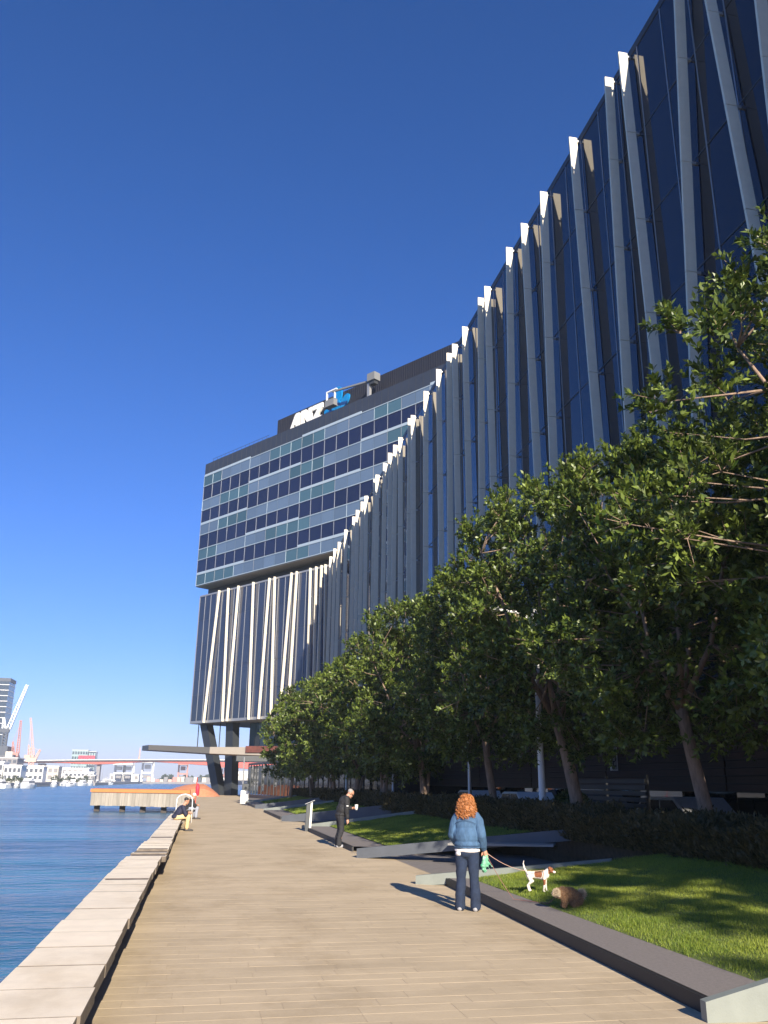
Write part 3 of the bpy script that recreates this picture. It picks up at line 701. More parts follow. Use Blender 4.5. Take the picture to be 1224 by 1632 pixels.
# ================================================================== TREES
def make_tree(seed, h, fork, cr, n_clump, n_twig, n_leaf, ll, lean=(0,0), trunk_r=.13):
    rs=np.random.default_rng(seed); rr=random.Random(seed)
    trunk=MB(); limb=MB()
    top=Vector((lean[0],lean[1],fork))
    pts=[Vector((0,0,-.3)),Vector((lean[0]*.25+rr.uniform(-.03,.03),lean[1]*.25,fork*.33)),Vector((lean[0]*.6,lean[1]*.6+rr.uniform(-.04,.04),fork*.68)),top]
    trunk.path(pts,[trunk_r*1.45,trunk_r*1.12,trunk_r,trunk_r*.95],10)
    if rr.random()<.7:  # second stem
        a=rr.uniform(0,6.28); trunk.path([pts[0]+Vector((.07,.02,0)),pts[1]+Vector((.13*cos(a),.13*sin(a),0)),pts[2]+Vector((.32*cos(a),.32*sin(a),.1))],[trunk_r*1.0,trunk_r*.75,trunk_r*.6],8)
    zc=(h+fork*.80)/2; rz=(h-fork*.80)/2
    limbs=[]
    nl=6
    for k in range(nl):
        a=2*PI*k/nl+rr.uniform(-.3,.3); out=cr*rr.uniform(.45,.75) if k else .2
        e=top+Vector((cos(a)*out,sin(a)*out,(h-fork)*rr.uniform(.45,.8)))
        m1=top+(e-top)*.33+Vector((cos(a)*.25,sin(a)*.25,-.1)); m2=top+(e-top)*.68+Vector((rr.uniform(-.2,.2),rr.uniform(-.2,.2),.1))
        limb.path([top-Vector((0,0,.12)),m1,m2,e],[trunk_r*.62,trunk_r*.42,trunk_r*.28,trunk_r*.14],7)
        limbs += [m1,m2,e,(m1+m2)/2,(m2+e)/2]
    # lumpy crown
    lump=[(rs.normal(size=3),rs.uniform(.5,1)) for _ in range(7)]
    C=[];k=0
    while len(C)<n_clump and k<20000:
        k+=1
        t_=rs.uniform(-1,1); a_=rs.uniform(0,2*PI); d=np.array([cos(a_),sin(a_),t_*.8])
        rad=1+.20*sum(s_*math.sin(3*float(d@v)) for v,s_ in lump)/3
        f=rs.uniform(.15,1)**.5; tt=abs(t_)**(2.6 if t_>0 else 4)
        env=cr*rad*(1-tt)**.45
        p=np.array([d[0]*env*f,d[1]*env*f,zc+t_*rz*(1+.12*(rad-1)/.2)])
        p[:2]+=np.array(lean)
        if all(np.linalg.norm(p-c)>cr*.12 for c in C): C.append(p)
    C=np.array(C)
    Ps=[];Ds=[];Ns=[];T=[]
    for c in C:
        cv=Vector(c); near=min(limbs,key=lambda q:(q-cv).length+max(0,q.z-cv.z)*1.2)
        mid=(near+cv)/2+Vector((rr.uniform(-.15,.15),rr.uniform(-.15,.15),rr.uniform(-.15,.05)))
        (limb.path([near,mid,cv],[.022,.014,.007],5) if rr.random()<.55 else None)
        outd=norm(c-np.array([lean[0],lean[1],zc-rz*.3])); ct=rs.uniform(-.18,.18)
        for t in range(n_twig):
            td=norm(outd*.55+np.array([0,0,.35])+rs.normal(size=3)*.75)
            L=rs.uniform(.24,.60)*(cr/3.0)**.3
            b=c+rs.normal(size=3)*.10
            if t<5: limb.path([cv,Vector(b+td*L*.9)],[.008,.004],3,False)
            s=rs.uniform(.15,1.0,n_leaf)**.8; s[-3:]=1.0
            ax=norm(np.cross(td,rs.normal(size=3))); ay=np.cross(td,ax); ph=np.arange(n_leaf)*2.4+rs.uniform(0,6)
            rad_=np.cos(ph)[:,None]*ax+np.sin(ph)[:,None]*ay
            P=b+td*(s*L)[:,None]; D=td*rs.uniform(.35,1.0,n_leaf)[:,None]+rad_*.8+np.array([0,0,.12])
            N_=td*.9-rad_*.35+np.array([0,0,.55])+rs.normal(size=(n_leaf,3))*.25
            Ps.append(P);Ds.append(D);Ns.append(N_);T.append(np.clip(rs.normal(.40+ct,.20,n_leaf)+.12*(s>.9),0,1))
    P=np.concatenate(Ps);D=np.concatenate(Ds);N_=np.concatenate(Ns);T=np.concatenate(T); n=len(P)
    lv_=leaf_quads(P,D,N_,ll*rs.uniform(.7,1.2,n),ll*.42*rs.uniform(.8,1.2,n))
    return trunk.mesh('trunk'),limb.mesh('limbs'),npmesh('crown',lv_,4,T)
PROTO=[make_tree(11,9.6,3.0,3.4,230,17,18,.145,(-.55,.05),.15),
       make_tree(23,9.4,3.2,3.2,210,17,18,.15,(-.50,-.05),.14),
       make_tree(37,9.0,2.6,3.1,180,15,16,.18,(-.2,.2),.13),
       make_tree(41,8.0,2.2,3.0,150,13,14,.22,(.2,.1),.13)]
for pm in PROTO:
    pm[0].materials.append(MT['bark']); pm[1].materials.append(MT['bark']); pm[2].materials.append(MT['leaf'])
    for m_ in pm[:2]: m_.polygons.foreach_set('use_smooth',[True]*len(m_.polygons))
TREES=[(0,(10.1,11.2),1.04,2.0,'big tree filling the right picture edge nearest the camera'),
       (1,(10.3,16.7),.92,0.05,'tree with a forked pale trunk base in front of the white reflections'),
       (0,(10.2,22.7),1.03,-.1,'tall tree with a leaning lit trunk next to the white lamp post'),
       (1,(10.0,29.4),.90,.5,'tree with a twisted trunk just behind the red-haired woman'),
       (2,(9.6,37.5),1.0,1.0,'dense tree in the row behind the man in black'),
       (2,(9.2,44.5),.98,3.4,'tree after the dense one, behind the third lamp post'),
       (3,(9.0,51.5),1.03,0.5,'smaller dark tree in the middle of the row'),
       (3,(8.8,58.5),1.0,2.9,'small tree two before the last of the row'),
       (3,(8.2,66.0),.98,4.4,'small tree one before the last of the row'),
       (3,(7.4,74.0),.95,5.4,'last small tree of the row below the teal glass level'),
       (1,(10.4,3.4),1.0,3.6,'tree standing beside the camera'),(2,(10.55,-5.5),1.05,.7,'tree a little behind the camera'),(2,(10.0,-13),1.1,2.2,'tree farther behind the camera')]
for i,(k,(x,y),s,rz_,lab) in enumerate(TREES):
    t=bpy.data.objects.new('street_tree',None); COL.objects.link(t); t.location=(x,y,.5); t.scale=(s,s,s); t.rotation_euler=(0,0,rz_)
    tag(t,lab,'tree','row of trees in front of the building')
    link('trunk',PROTO[k][0],None,t); link('limbs',PROTO[k][1],None,t); tag(link('crown',PROTO[k][2],None,t),kind='stuff')

cr_=next(o for o in COL.objects if o.name.startswith('crown') and o.parent.name=='street_tree')
me=cr_.data; co=np.empty(len(me.vertices)*3,np.float32); me.vertices.foreach_get('co',co); co=co.reshape(-1,4,3)
tr_=TREES[0]; sc_=tr_[2]; a_=tr_[3]; RM=np.array([[cos(a_),-sin(a_),0],[sin(a_),cos(a_),0],[0,0,1]])
wc=co[:,0]@RM.T*sc_+np.array([*tr_[1],.5]); vx=wc[:,0]*cos(YAW)-wc[:,1]*sin(YAW); vy=wc[:,0]*sin(YAW)+wc[:,1]*cos(YAW)
key=np.linalg.norm(wc-np.array([0,0,1.8]),axis=1)+np.where(vx/vy>.52,50,0)+np.where(wc[:,2]>11,50,0)
lm=MB().add([(0,0,0),(.21,.55,.06),(0,1,0),(-.21,.55,.06)],[(0,1,2),(0,2,3)]).mesh('leaf'); lm.materials.append(leaf_mat('near_leaf',(.10,.125,.022),(.10,.125,.022),.4,.28))
for q_ in np.argsort(key)[:280]:
    v0,v1,v2,v3=[Vector(p) for p in co[q_]]; y_=(v2-v0); ln=y_.length; y_=y_/ln; x_=(v1-v3).normalized(); z_=x_.cross(y_).normalized(); x_=y_.cross(z_)
    o=link('leaf',lm,None,cr_); mw=Matrix((x_,y_,z_)).transposed().to_4x4(); mw.translation=v0+z_*.006
    o.matrix_local=mw@Matrix.Scale(ln*1.05,4)

# hedge under the trees
def hedge(label,Y0,Y1,x0,x1,zt,n,ll,seed):
    rs=np.random.default_rng(seed); t=thing('hedge',label,'hedge',((x0+x1)/2,(Y0+Y1)/2,.5),'hedges under the trees')
    build('hedge_core',MB().box(x0+.25,x1-.25,Y0+.1,Y1-.1,.3,zt-.22),MT['soil'],t)
    X=rs.uniform(x0,x1,n);Y=rs.uniform(Y0,Y1,n); u=rs.random(n)
    top=zt+.07*np.sin(X*3+Y*1.3)+.07*np.sin(Y*2.7+1)+.06*np.sin(Y*6.1)*np.sin(X*5)
    face=u<.45
    Xf=np.where(face,x0+rs.normal(0,.07,n)+.06*np.sin(Y*3),X)
    zl=lz(Xf,Y); Z=np.where(face,zl+(top-zl)*rs.random(n)-.03,top+rs.normal(0,.05,n)-.04)
    ed=np.clip((Xf-x0)/.3,0,1); Z=np.where(face,Z,Z-.12*(1-ed)**2)
    P=np.stack([Xf,Y,Z],1); D=np.stack([rs.normal(0,.5,n)-.5*face,rs.normal(0,.5,n),rs.uniform(.2,1.2,n)],1); N_=rs.normal(size=(n,3))+np.array([-.4,-.2,.6])
    T=np.clip(rs.normal(.42,.25,n)+.25*np.sin(Y*1.1+X)*(1-face),0,1)  # top leaves only: sunlit gold patches put into the leaf tint
    tag(link('foliage',npmesh('foliage',leaf_quads(P,D,N_,ll*rs.uniform(.6,1.3,n),ll*.34*rs.uniform(.8,1.2,n)),4,T),MT['hedge'],t),kind='stuff')
hedge('dark green-brown hedge behind the nearest lawn with the dogs',4,20.5,8.25,10.6,1.15,60000,.10,1)
hedge('dark hedge behind the second lawn left of the woman',20.6,38,8.35,10.4,1.18,36000,.13,2)
hedge('distant hedge in the middle of the tree row',38.2,60,8.35,10.2,1.15,18000,.18,3)
hedge('farthest hedge beside the last trees',60.2,80,8.3,10,1.1,12000,.2,4)
tag(link('round_bush',npmesh('round_bush',*(lambda n,rs:(leaf_quads(np.array([11.0,25.2,1.15])+norm(rs.normal(size=(n,3)))*np.array([.55,.6,.5])*rs.uniform(.8,1.02,(n,1)),rs.normal(size=(n,3)),rs.normal(size=(n,3)),np.full(n,.1),np.full(n,.05)),4,rs.random(n)*.4))(5000,np.random.default_rng(3))),MT['leaf']),'small round dark bush beside the white lamp post','bush')

# ================================================================== STREET FURNITURE
def lamp(label,x,y,h,r,mt):
    t=thing('lamp_post',label,'lamp post',(x,y,.5),'lamp posts in the hedge')
    build('pole',MB().lathe((x,y,.5),[(r*1.25,0),(r*1.25,.25),(r,.3),(r*.92,2.2),(r*.92,2.22),(r*.7,h)],14),mt,t,smooth=True)
    build('cap',MB().lathe((x,y,.5+h),[(r*1.05,0),(r*1.05,.12),(r*.5,.2)],12),MT['galv'],t)
    build('arm',MB().path([(x,y,.3+h),(x-.5,y-.1,.55+h),(x-1.3,y-.2,.6+h)],[.05,.045,.04],8),mt,t)
    build('lamp_head',MB().bevbox(x-1.9,x-1.2,y-.36,y-.06,.56+h,.68+h,.03),MT['white'],t)
lamp('thick white lamp post standing sunlit between two trees',9.6,24.0,6.2,.10,MT['white'])
lamp('thin grey lamp post directly left above the woman',9.8,31.6,6.0,.07,MT['galv'])
lamp('grey lamp post behind the man in black, before the glass screen',9.6,44.0,6.0,.08,MT['galv'])
lamp('far thin lamp post among the small dark trees',9.0,55.0,6.0,.08,MT['galv'])
lamp('farthest lamp post near the glass screen end',8.6,68.0,6.0,.08,MT['galv'])

# slim metal path sign
t=thing('path_sign','slim metal sign post leaning at the promenade edge by the man','sign',(4.18,34.6,0))
build('post',MB().hexa([(4.08,34.55,0),(4.28,34.55,0),(4.28,34.68,0),(4.08,34.68,0),(4.12,34.57,.98),(4.32,34.57,1.04),(4.32,34.66,1.04),(4.12,34.66,.98)]),MT['steel'],t)
build('front_plate',MB().hexa([(4.22,34.50,0),(4.30,34.50,0),(4.30,34.535,0),(4.22,34.535,0),(4.27,34.52,1.03),(4.34,34.52,1.06),(4.34,34.555,1.06),(4.27,34.555,1.03)]),MT['signwhite'],t)
build('top_plate',MB().hexa([(4.05,34.49,.985),(4.42,34.49,1.13),(4.42,34.68,1.13),(4.05,34.68,.985),(4.05,34.49,1.0),(4.42,34.49,1.145),(4.42,34.68,1.145),(4.05,34.68,1.0)]),MT['galv'],t)
# hanging sign on the timber bulkhead
t=thing('wall_sign','small upright white-edged sign on the dark timber wall','sign',(15.2,30,2.6))
build('panel',MB().bevbox(15.15,15.45,30.90,30.96,2.35,3.5,.01),MT['white'],t)
build('face',MB().box(15.19,15.41,30.885,30.898,2.4,3.45),MT['galv'],t)
gl=MB().box(15.23,15.27,30.87,30.884,2.98,3.38).box(15.27,15.37,30.87,30.884,3.33,3.38).box(15.27,15.37,30.87,30.884,2.98,3.03).box(15.23,15.37,30.87,30.884,2.86,2.90).box(15.33,15.37,30.87,30.884,2.70,2.86).box(15.23,15.33,30.87,30.884,2.66,2.70).box(15.23,15.27,30.87,30.884,2.5,2.66).box(15.27,15.37,30.87,30.884,2.5,2.54)
build('lettering',gl,MT['steel'],t)
# slatted dark screens behind the hedge
def slat_screen(label,x,y0,y1,n):
    t=thing('slatted_screen',label,'screen',(x,(y0+y1)/2,.5),'dark slatted screens')
    me=MB().box(-.02,.02,-(y1-y0)/2,(y1-y0)/2,-.06,.06).mesh('slat'); me.materials.append(MT['louver'])
    for k in range(n):
        o=link('slat',me,None,t); o.location=(x,(y0+y1)/2,.75+.17*k)
    for yy in (y0,y1,(y0+y1)/2): build('post',MB().box(x+.025,x+.09,yy-.04,yy+.04,.4,.75+.17*n),MT['louver'],t)
slat_screen('dark slatted screen between the lamp post and the lit tree trunk',12.4,23.2,28.4,8)
slat_screen('dark slatted screen at the right picture edge',12.4,13.0,16.4,8)

# added car shapes that stand for pale glass reflections under the timber wall
def reflection_car(label,x,y,mt):
    t=thing('reflection_car',label,'car',(x,y,0),'car shapes standing for reflections under the building')
    body=[(-2.1,.3),(2.1,.3),(2.2,.5),(2.1,.8),(1.2,.93),(.65,1.42),(.3,1.5),(-1.3,1.5),(-2.0,1.0),(-2.15,.6)]
    fr=lambda a,b,z:(x+b,y+a,z)
    build('body',MB().prism(body,fr,-.82,.82),mt,t)
    for pl in ([(-.45,1.0),(.95,1.0),(.55,1.40),(-.45,1.42)],[(-1.75,1.03),(-.55,1.0),(-.55,1.42),(-1.25,1.42)]): build('window',MB().prism(pl,fr,-.84,.84),MT['eye'],t)
    for a in (-1.3,1.3): build('wheel',MB().prism([(a+.32*cos(2*PI*k/14),.32+.32*sin(2*PI*k/14)) for k in range(14)],fr,-.85,.85),MT['shoed'],t)
reflection_car('silver car shape standing for a glass reflection behind the tree trunk with the forked base',14.5,25.3,MT['galv'])
reflection_car('white car shape standing for a glass reflection left of the other cars, behind the hedge',14.5,38.5,MT['white'])
reflection_car('pale car shape standing for a glass reflection near the white lamp post, farthest of three',14.5,45.5,MT['whitef'])

# white box and post near the promenade end
t=thing('utility_box','white box with dark top standing at the promenade end','box',(3.85,78,0))
build('cabinet',MB().bevbox(3.5,4.2,77.7,78.4,0,1.05,.03),MT['white'],t); build('lid',MB().box(3.62,4.15,77.8,78.3,1.052,1.6),MT['steel'],t)
tag(build('slim_post',MB().path([(3.75,80.2,0),(3.75,80.2,3.9)],.06,8),MT['galv']),'slim pale post standing just behind the white box','post')
# red pennant-shaped cover on a post
t=thing('red_flag','red furled flag on a post by the seated people','flag',(-.15,50,0))
build('pole',MB().path([(-.20,55,0),(-.20,55,2.0)],.03,8),MT['bridgered'],t)
build('cloth',MB().lathe((-.12,55,.92),[(.03,0),(.11,.08),(.12,.5),(.07,.68),(.02,.74)],10),MT['red'],t,smooth=True)
# ladder rail
t=thing('ladder_rail','white looped ladder handrail between the two seated people','rail',(-.9,42,0))
for yy in (41.5,42.3):
    pts=[(-.98,yy,.2),(-.98,yy,.95)]+[(-.63-.35*cos(a),yy,.95+.26*sin(a)) for a in np.linspace(0,PI,9)[1:-1]]+[(-.28,yy,.95),(-.26,yy,0)]
    build('rail',MB().path(pts,.02,8),MT['white'],t,smooth=True)
for z in (.45,.85): build('rung',MB().path([(-.98,41.5,z-.3),(-.98,42.3,z-.3)],.018,6),MT['white'],t)

# ------------------------------------------------------------------ pier and orange mound
t=thing('pier','low pier on dark piles with an orange top and weathered board skirt','pier',(-6.5,103,-1.6))
build('deck',MB().hexa([(-12.0,104.6,.48),(-1.0,98.5,.48),(-1.0,108,.48),(-12.2,112,.48),(-12.0,104.6,.82),(-1.0,98.5,.82),(-1.0,108,.82),(-12.2,112,.82)]),MT['orange'],t)
n=26
for k in range(n):
    f0=k/n; f1=(k+1)/n; a=Vector((-11.9,104.68,0)).lerp(Vector((-1.0,98.65,0)),f0); b=Vector((-11.9,104.68,0)).lerp(Vector((-1.0,98.65,0)),f1)
    g=(b-a)*.03; nn=Vector((.48,.87,0))*.15; a=a+g; b=b-g; dz=random.uniform(-.03,.03)
    build('skirt_board',MB().hexa([(a.x,a.y,-.95+dz),(b.x,b.y,-.95+dz),(b.x+nn.x,b.y+nn.y,-.95+dz),(a.x+nn.x,a.y+nn.y,-.95+dz),(a.x,a.y,.47),(b.x,b.y,.47),(b.x+nn.x,b.y+nn.y,.47),(a.x+nn.x,a.y+nn.y,.47)]),MT['pierface'],t)
build('underdeck',MB().hexa([(-11.7,105,-.7),(-1.0,99.2,-.7),(-1.0,108,-.7),(-11.9,112,-.7),(-11.7,105,.47),(-1.0,99.2,.47),(-1.0,108,.47),(-11.9,112,.47)]),MT['pile'],t)
for x,y in [(-11.2,105.2),(-8.3,103.6),(-6.0,102.3),(-3.7,101.0)]:
    build('pile',MB().box(x-.3,x+.3,y,y+.5,-2.2,-.71),MT['pile'],t)
mb=MB(); nx,ny=26,8
for j in range(ny+1):
    for i in range(nx+1):
        x=-7+9.6*i/nx; y=110+12*j/ny; e=min(1,max(0,(x+7)/6.5)); e=e*e*(3-2*e); r_=min(1,max(0,(2.6-x)/2.0))**.8
        hgt=1.55*e*r_*(sin(PI*j/ny)**.5 if 0<j<ny else 0)
        mb.v.append((x,y,-.04+hgt*.95+.03*sin(i*2.1)*sin(j*3)))
for j in range(ny):
    for i in range(nx): a=j*(nx+1)+i; mb.f.append((a,a+1,a+nx+2,a+nx+1))
tag(build('mound',mb,MT['orange2'],smooth=False),'faceted orange mound at the end of the promenade','mound')

# ================================================================== PEOPLE
def hand(bl, w, d, side, curl=.5, sc=1.0):
    """palm and five fingers from wrist w along d"""
    w=Vector(w); d=Vector(d).normalized(); s=d.cross(Vector((0,0,1)) if abs(d.z)<.9 else Vector((0,1,0))).normalized()*side; n=d.cross(s).normalized()
    bl.chain([(w,.026*sc),(w+d*.05*sc,.036*sc),(w+d*.085*sc,.036*sc)])
    for k,(o_,l) in enumerate(((-.03,.062),(-.010,.075),(.010,.070),(.030,.055))):
        b=w+d*.085*sc+s*o_*sc; m=b+(d*(1-curl*.3)+n*curl*.5)*l*.55*sc; e=m+(d*(1-curl)+n*curl)*l*.5*sc
        bl.chain([(b,.0105*sc),(m,.0095*sc),(e,.008*sc)])
    tb_=w+d*.03*sc-s*.03*sc; bl.chain([(tb_,.013*sc),(tb_-s*.022*sc+d*.03*sc+n*.012*sc,.011*sc),(tb_-s*.028*sc+d*.06*sc+n*.02*sc,.009*sc)])
def head(bl, c, fwd, r=1.0, tilt=0.):
    c=Vector(c); f=Vector(fwd).normalized(); u=(Vector((0,0,1))-f*f.z).normalized(); s=f.cross(u)
    rot=Matrix((s,f,u)).transposed().to_euler()
    bl.ball(c+u*.025,(.077*r,.098*r,.092*r),rot); bl.ball(c+f*.022-u*.055,(.058*r,.068*r,.07*r),rot)
    bl.ball(c+f*.098*r-u*.012,(.014,.020,.022),rot); bl.ball(c+f*.092*r-u*.052,(.026,.014,.012),rot); bl.ball(c+f*.082*r-u*.095,(.024,.02,.018),rot); bl.ball(c+f*.088*r+u*.022,(.05,.014,.012),rot)
    for k in (-1,1): bl.ball(c+s*.080*r*k-u*.005-f*.005,(.012,.026,.034),rot)
def face_bits(parent,c,fwd,r=1.0):
    c=Vector(c); f=Vector(fwd).normalized(); u=(Vector((0,0,1))-f*f.z).normalized(); s=f.cross(u)
    mb=MB()
    for k in (-1,1): 
        p=c+f*.090*r+u*.004+s*.032*k; mb.path([p-f*.006,p+f*.002],[.010,.006],8)
    build('eyes',mb,MT['eye'],parent)

# --- woman in denim jacket (local: faces +Y, right is +X)
W=thing('person','person with curly red hair in a denim jacket, holding a green bag and leashes','person',(4.06,13.28,0),world=False)
W.rotation_euler=(0,0,R(-28))
b=Blob()
head(b,(.01,.02,1.50),(.35,.9,-.15)); b.chain([((0,0,1.32),.055),((.01,.01,1.44),.052)])
b.ball((0,0,1.18),(.19,.115,.20)); b.ball((0,0,.95),(.165,.12,.14))
for s_ in (-1,1):
    b.chain([((.14*s_,0,1.30),.06),((.215*s_,-.01,1.06),.045),((.245,.075,.86) if s_>0 else (-.165,.20,.93),.032)])
    b.chain([((.085*s_,0,.88),.088),((.10*s_,.01,.48),.058),((.115*s_,-.01,.10),.042)])
    b.chain([((.115*s_,-.02,.05),.038),((.135*s_,.12,.035),.032)])
hand(b,(.25,.085,.86),(.15,.25,-1),1,.7); hand(b,(-.16,.21,.93),(.3,1,.1),-1,.6)
b.build('body',MT['skin'],W,.008,3)
face_bits(W,(.01,.02,1.50),(.35,.9,-.15))
j=Blob()
j.ball((0,-.01,1.20),(.185,.135,.20)); j.ball((0,-.015,1.06),(.205,.15,.19)); j.ball((0,-.012,.93),(.200,.148,.08)); j.ball((0,0,1.34),(.125,.09,.07))
j.chain([((.13,0,1.325),.075),((.175,-.005,1.26),.080),((.232,-.045,1.06),.075),((.240,.03,.92),.060),((.243,.075,.865),.047)])
j.chain([((-.13,0,1.325),.075),((-.170,0,1.26),.080),((-.222,.01,1.06),.072),((-.205,.12,.95),.058),((-.17,.19,.93),.046)])
j.chain([((-.085,-.065,1.385),.026),((0,-.085,1.395),.028),((.085,-.065,1.385),.026)])
jk=j.build('denim_jacket',MT['denim'],W,.009,1,(.007,15,(1.3,1.1,.30)))
h_=Blob(); h_.ball((0,-.012,.888),(.212,.158,.035)); h_.build('waistband',MT['denim'],W,.01,2,(.004,20,(1,1,.5)))
h_=Blob(); h_.ball((0,-.012,.845),(.200,.148,.055)); h_.ball((-.10,-.05,.80),(.075,.085,.05)); h_.build('white_shirt_hem',MT['cloth_w'],W,.01,2,(.006,22,(1,1,.4)))
p=Blob(); p.ball((0,-.01,.82),(.165,.135,.12))
for s_ in (-1,1):
    p.chain([((.082*s_,-.01,.80),.105),((.092*s_,.0,.62),.088),((.10*s_,.005,.45),.073),((.112*s_,-.01,.25),.074),((.118*s_,-.012,.075),.086)])
p.build('jeans',MT['jeans'],W,.010,2,(.006,16,(1,1,1.2)))
for s_ in (-1,1):
    f_=Blob(); f_.chain([((.118*s_,-.055,.038),.042),((.125*s_,.05,.038),.044),((.14*s_,.15,.03),.032)]); f_.build('shoe',MT['shoe'],W,.008,2)
# curly hair: core plus many ringlets
hb=Blob(); hb.ball((.01,-.01,1.545),(.105,.115,.105)); hb.ball((.01,-.035,1.45),(.132,.115,.10)); hb.ball((.015,-.05,1.375),(.120,.085,.075)); hb.build('hair',MT['hair'],W,.012,2,(.016,38,(1,1,1)))
cu=MB(); rr=random.Random(5)
for k in range(700):
    a=rr.uniform(0,2*PI); z0=rr.uniform(1.36,1.66); f=(z0-1.36)/.3
    rad=rr.uniform(.128,.160)*float(np.interp(z0,[1.36,1.45,1.55,1.62,1.66],[.95,1.0,.86,.62,.25]))
    if sin(a)>.45 and z0<1.58: continue
    px,py=rad*cos(a),-.025+rad*sin(a)*.92; pts=[]; n=7; ph=rr.uniform(0,6); ln=rr.uniform(.05,.12); rc=rr.uniform(.008,.016)
    for i in range(n):
        pts.append((px*(1+.04*i/n)+rc*cos(ph+i*1.7),py*(1+.04*i/n)+rc*sin(ph+i*1.7),z0-ln*i/n))
    cu.path(pts,.0042,3,False)
tag(build('curls',cu,MT['hair'],W,fixn=False),kind='stuff')

se=MB()   # yoke, back and cuff seams standing slightly proud of the denim
def onback(x,z,r=(.205,.150)): return (x,-.012-r[1]*math.sqrt(max(.02,1-(x/r[0])**2))-.006,z)
se.path([onback(-.16+.02*k,1.275-.0008*(k-8)**2,(.20,.142)) for k in range(17)],.003,4); build('seam',se,MT['jeans'],W,smooth=True); se=MB()
se.path([onback(-.19+.02*k,.905,(.212,.158)) for k in range(20)],.0035,4); build('seam',se,MT['jeans'],W,smooth=True)


# green bag and leashes (held, so things of their own); world positions from the woman's right hand
HW=Matrix.Translation(W.location)@Matrix.Rotation(R(-28),4,'Z')
hp=HW@Vector((.275,.12,.775))
bgb=Blob()
rr=random.Random(2)
for k in range(9): bgb.ball((hp.x-.05+rr.uniform(-.04,.04),hp.y-.05+rr.uniform(-.03,.03),hp.z-.02-.025*k),(rr.uniform(.025,.05),rr.uniform(.02,.04),.03))
for k in range(5): bgb.chain([((hp.x-.06,hp.y-.05,hp.z-.02),.015),((hp.x-.10+.04*k,hp.y-.06,hp.z-.16-.03*(k%2)),.010)])
tag(bgb.build('plastic_bag',MT['bag'],None,.008,1,(.008,50,(1,1,1))),'crumpled green plastic bag hanging from the right hand of the red-haired person','bag')

# --- man in black, bending (local: faces +Y; turned to face +X of the world)
def standing_man():
    m=thing('person','person in black bending forward with a white cup, on the promenade edge','person',(4.12,26.2,0),world=False); m.rotation_euler=(0,0,R(-84))
    b=Blob(); hc=(0,.30,1.50); fw=(.05,.80,-.62)
    head(b,hc,fw,1.02); b.chain([((0,.17,1.37),.06),((0,.24,1.45),.055)])
    b.ball((0,.11,1.19),(.17,.11,.20),(-.35,0,0)); b.ball((0,.02,.95),(.13,.09,.12))
    for s_ in (-1,1):
        b.chain([((.09*s_,0,.90),.09),((.095*s_,.03,.49),.06),((.10*s_,-.04,.10),.045)]); b.chain([((.10*s_,-.04,.05),.04),((.12*s_,.12,.035),.034)])
    b.chain([((.19,.15,1.32),.06),((.24,.12,1.04),.046),((.22,.16,.80),.034)]); hand(b,(.22,.165,.79),(0,.12,-1),1,.5,1.08)
    b.chain([((-.19,.15,1.32),.06),((-.23,.22,1.07),.046),((-.10,.40,1.08),.034)]); hand(b,(-.10,.405,1.08),(.5,.8,.1),-1,.9,1.05)
    b.build('body',MT['skin'],m,.008,3); face_bits(m,hc,fw,1.02)
    j=Blob(); j.ball((0,.12,1.25),(.225,.165,.20),(-.35,0,0)); j.ball((0,.05,1.06),(.22,.165,.20),(-.2,0,0)); j.ball((0,.01,.90),(.205,.165,.08)); j.ball((0,.17,1.385),(.13,.10,.06),(-.4,0,0))
    j.chain([((.18,.15,1.34),.09),((.245,.13,1.06),.075),((.225,.16,.83),.058)]); j.chain([((-.18,.15,1.34),.09),((-.245,.21,1.08),.075),((-.13,.37,1.08),.058)])
    j.build('jacket',MT['black'],m,.011,2,(.008,15,(1,1,1.2)))
    build('badge',MB().bevbox(.315,.325,.10,.16,1.14,1.165,.003),MT['white'],m)
    p=Blob(); p.ball((0,0,.86),(.175,.145,.12))
    for s_ in (-1,1): p.chain([((.088*s_,0,.83),.108),((.093*s_,.03,.49),.080),((.098*s_,-.035,.28),.07),((.10*s_,-.04,.09),.076)])
    p.build('trousers',MT['blacktr'],m,.011,2,(.006,17,(1,1,1.2)))
    for s_ in (-1,1):
        f_=Blob(); f_.chain([((.10*s_,-.08,.04),.045),((.11*s_,.05,.04),.046),((.125*s_,.17,.032),.036)]); f_.build('shoe',MT['shoe'],m,.009,2)
    hh=Blob(); c=Vector(hc); f=Vector(fw).normalized(); u=(Vector((0,0,1))-f*f.z).normalized(); rot=Matrix((f.cross(u),f,u)).transposed().to_euler()
    hh.ball(c+u*.045-f*.03,(.083,.088,.078),rot); hh.build('hair',MT['hairg'],m,.009,2)
    gl=MB(); s=f.cross(u)
    for k in (-1,1): gl.path([c+f*.105+u*.004+s*.03*k-s*.026, c+f*.105+u*.004+s*.03*k+s*.026],[.016,.016],8); gl.path([c+f*.10+u*.006+s*.075*k,c-f*.01+u*.012+s*.088*k],.005,5)
    build('sunglasses',gl,MT['eye'],m)
    return m
mn=standing_man()
HM=Matrix.Translation(mn.location)@Matrix.Rotation(R(-84),4,'Z')
cp=HM@Vector((-.02,.50,1.05))
t=thing('coffee_cup','white takeaway cup held at chest height by the person in black','cup',tuple(cp))
build('cup',MB().lathe(tuple(cp),[(.036,-.02),(.048,.11)],16),MT['white'],t,smooth=True); build('lid',MB().lathe(tuple(cp+Vector((0,0,.112))),[(.051,0),(.051,.012),(.044,.022)],16),MT['white'],t)

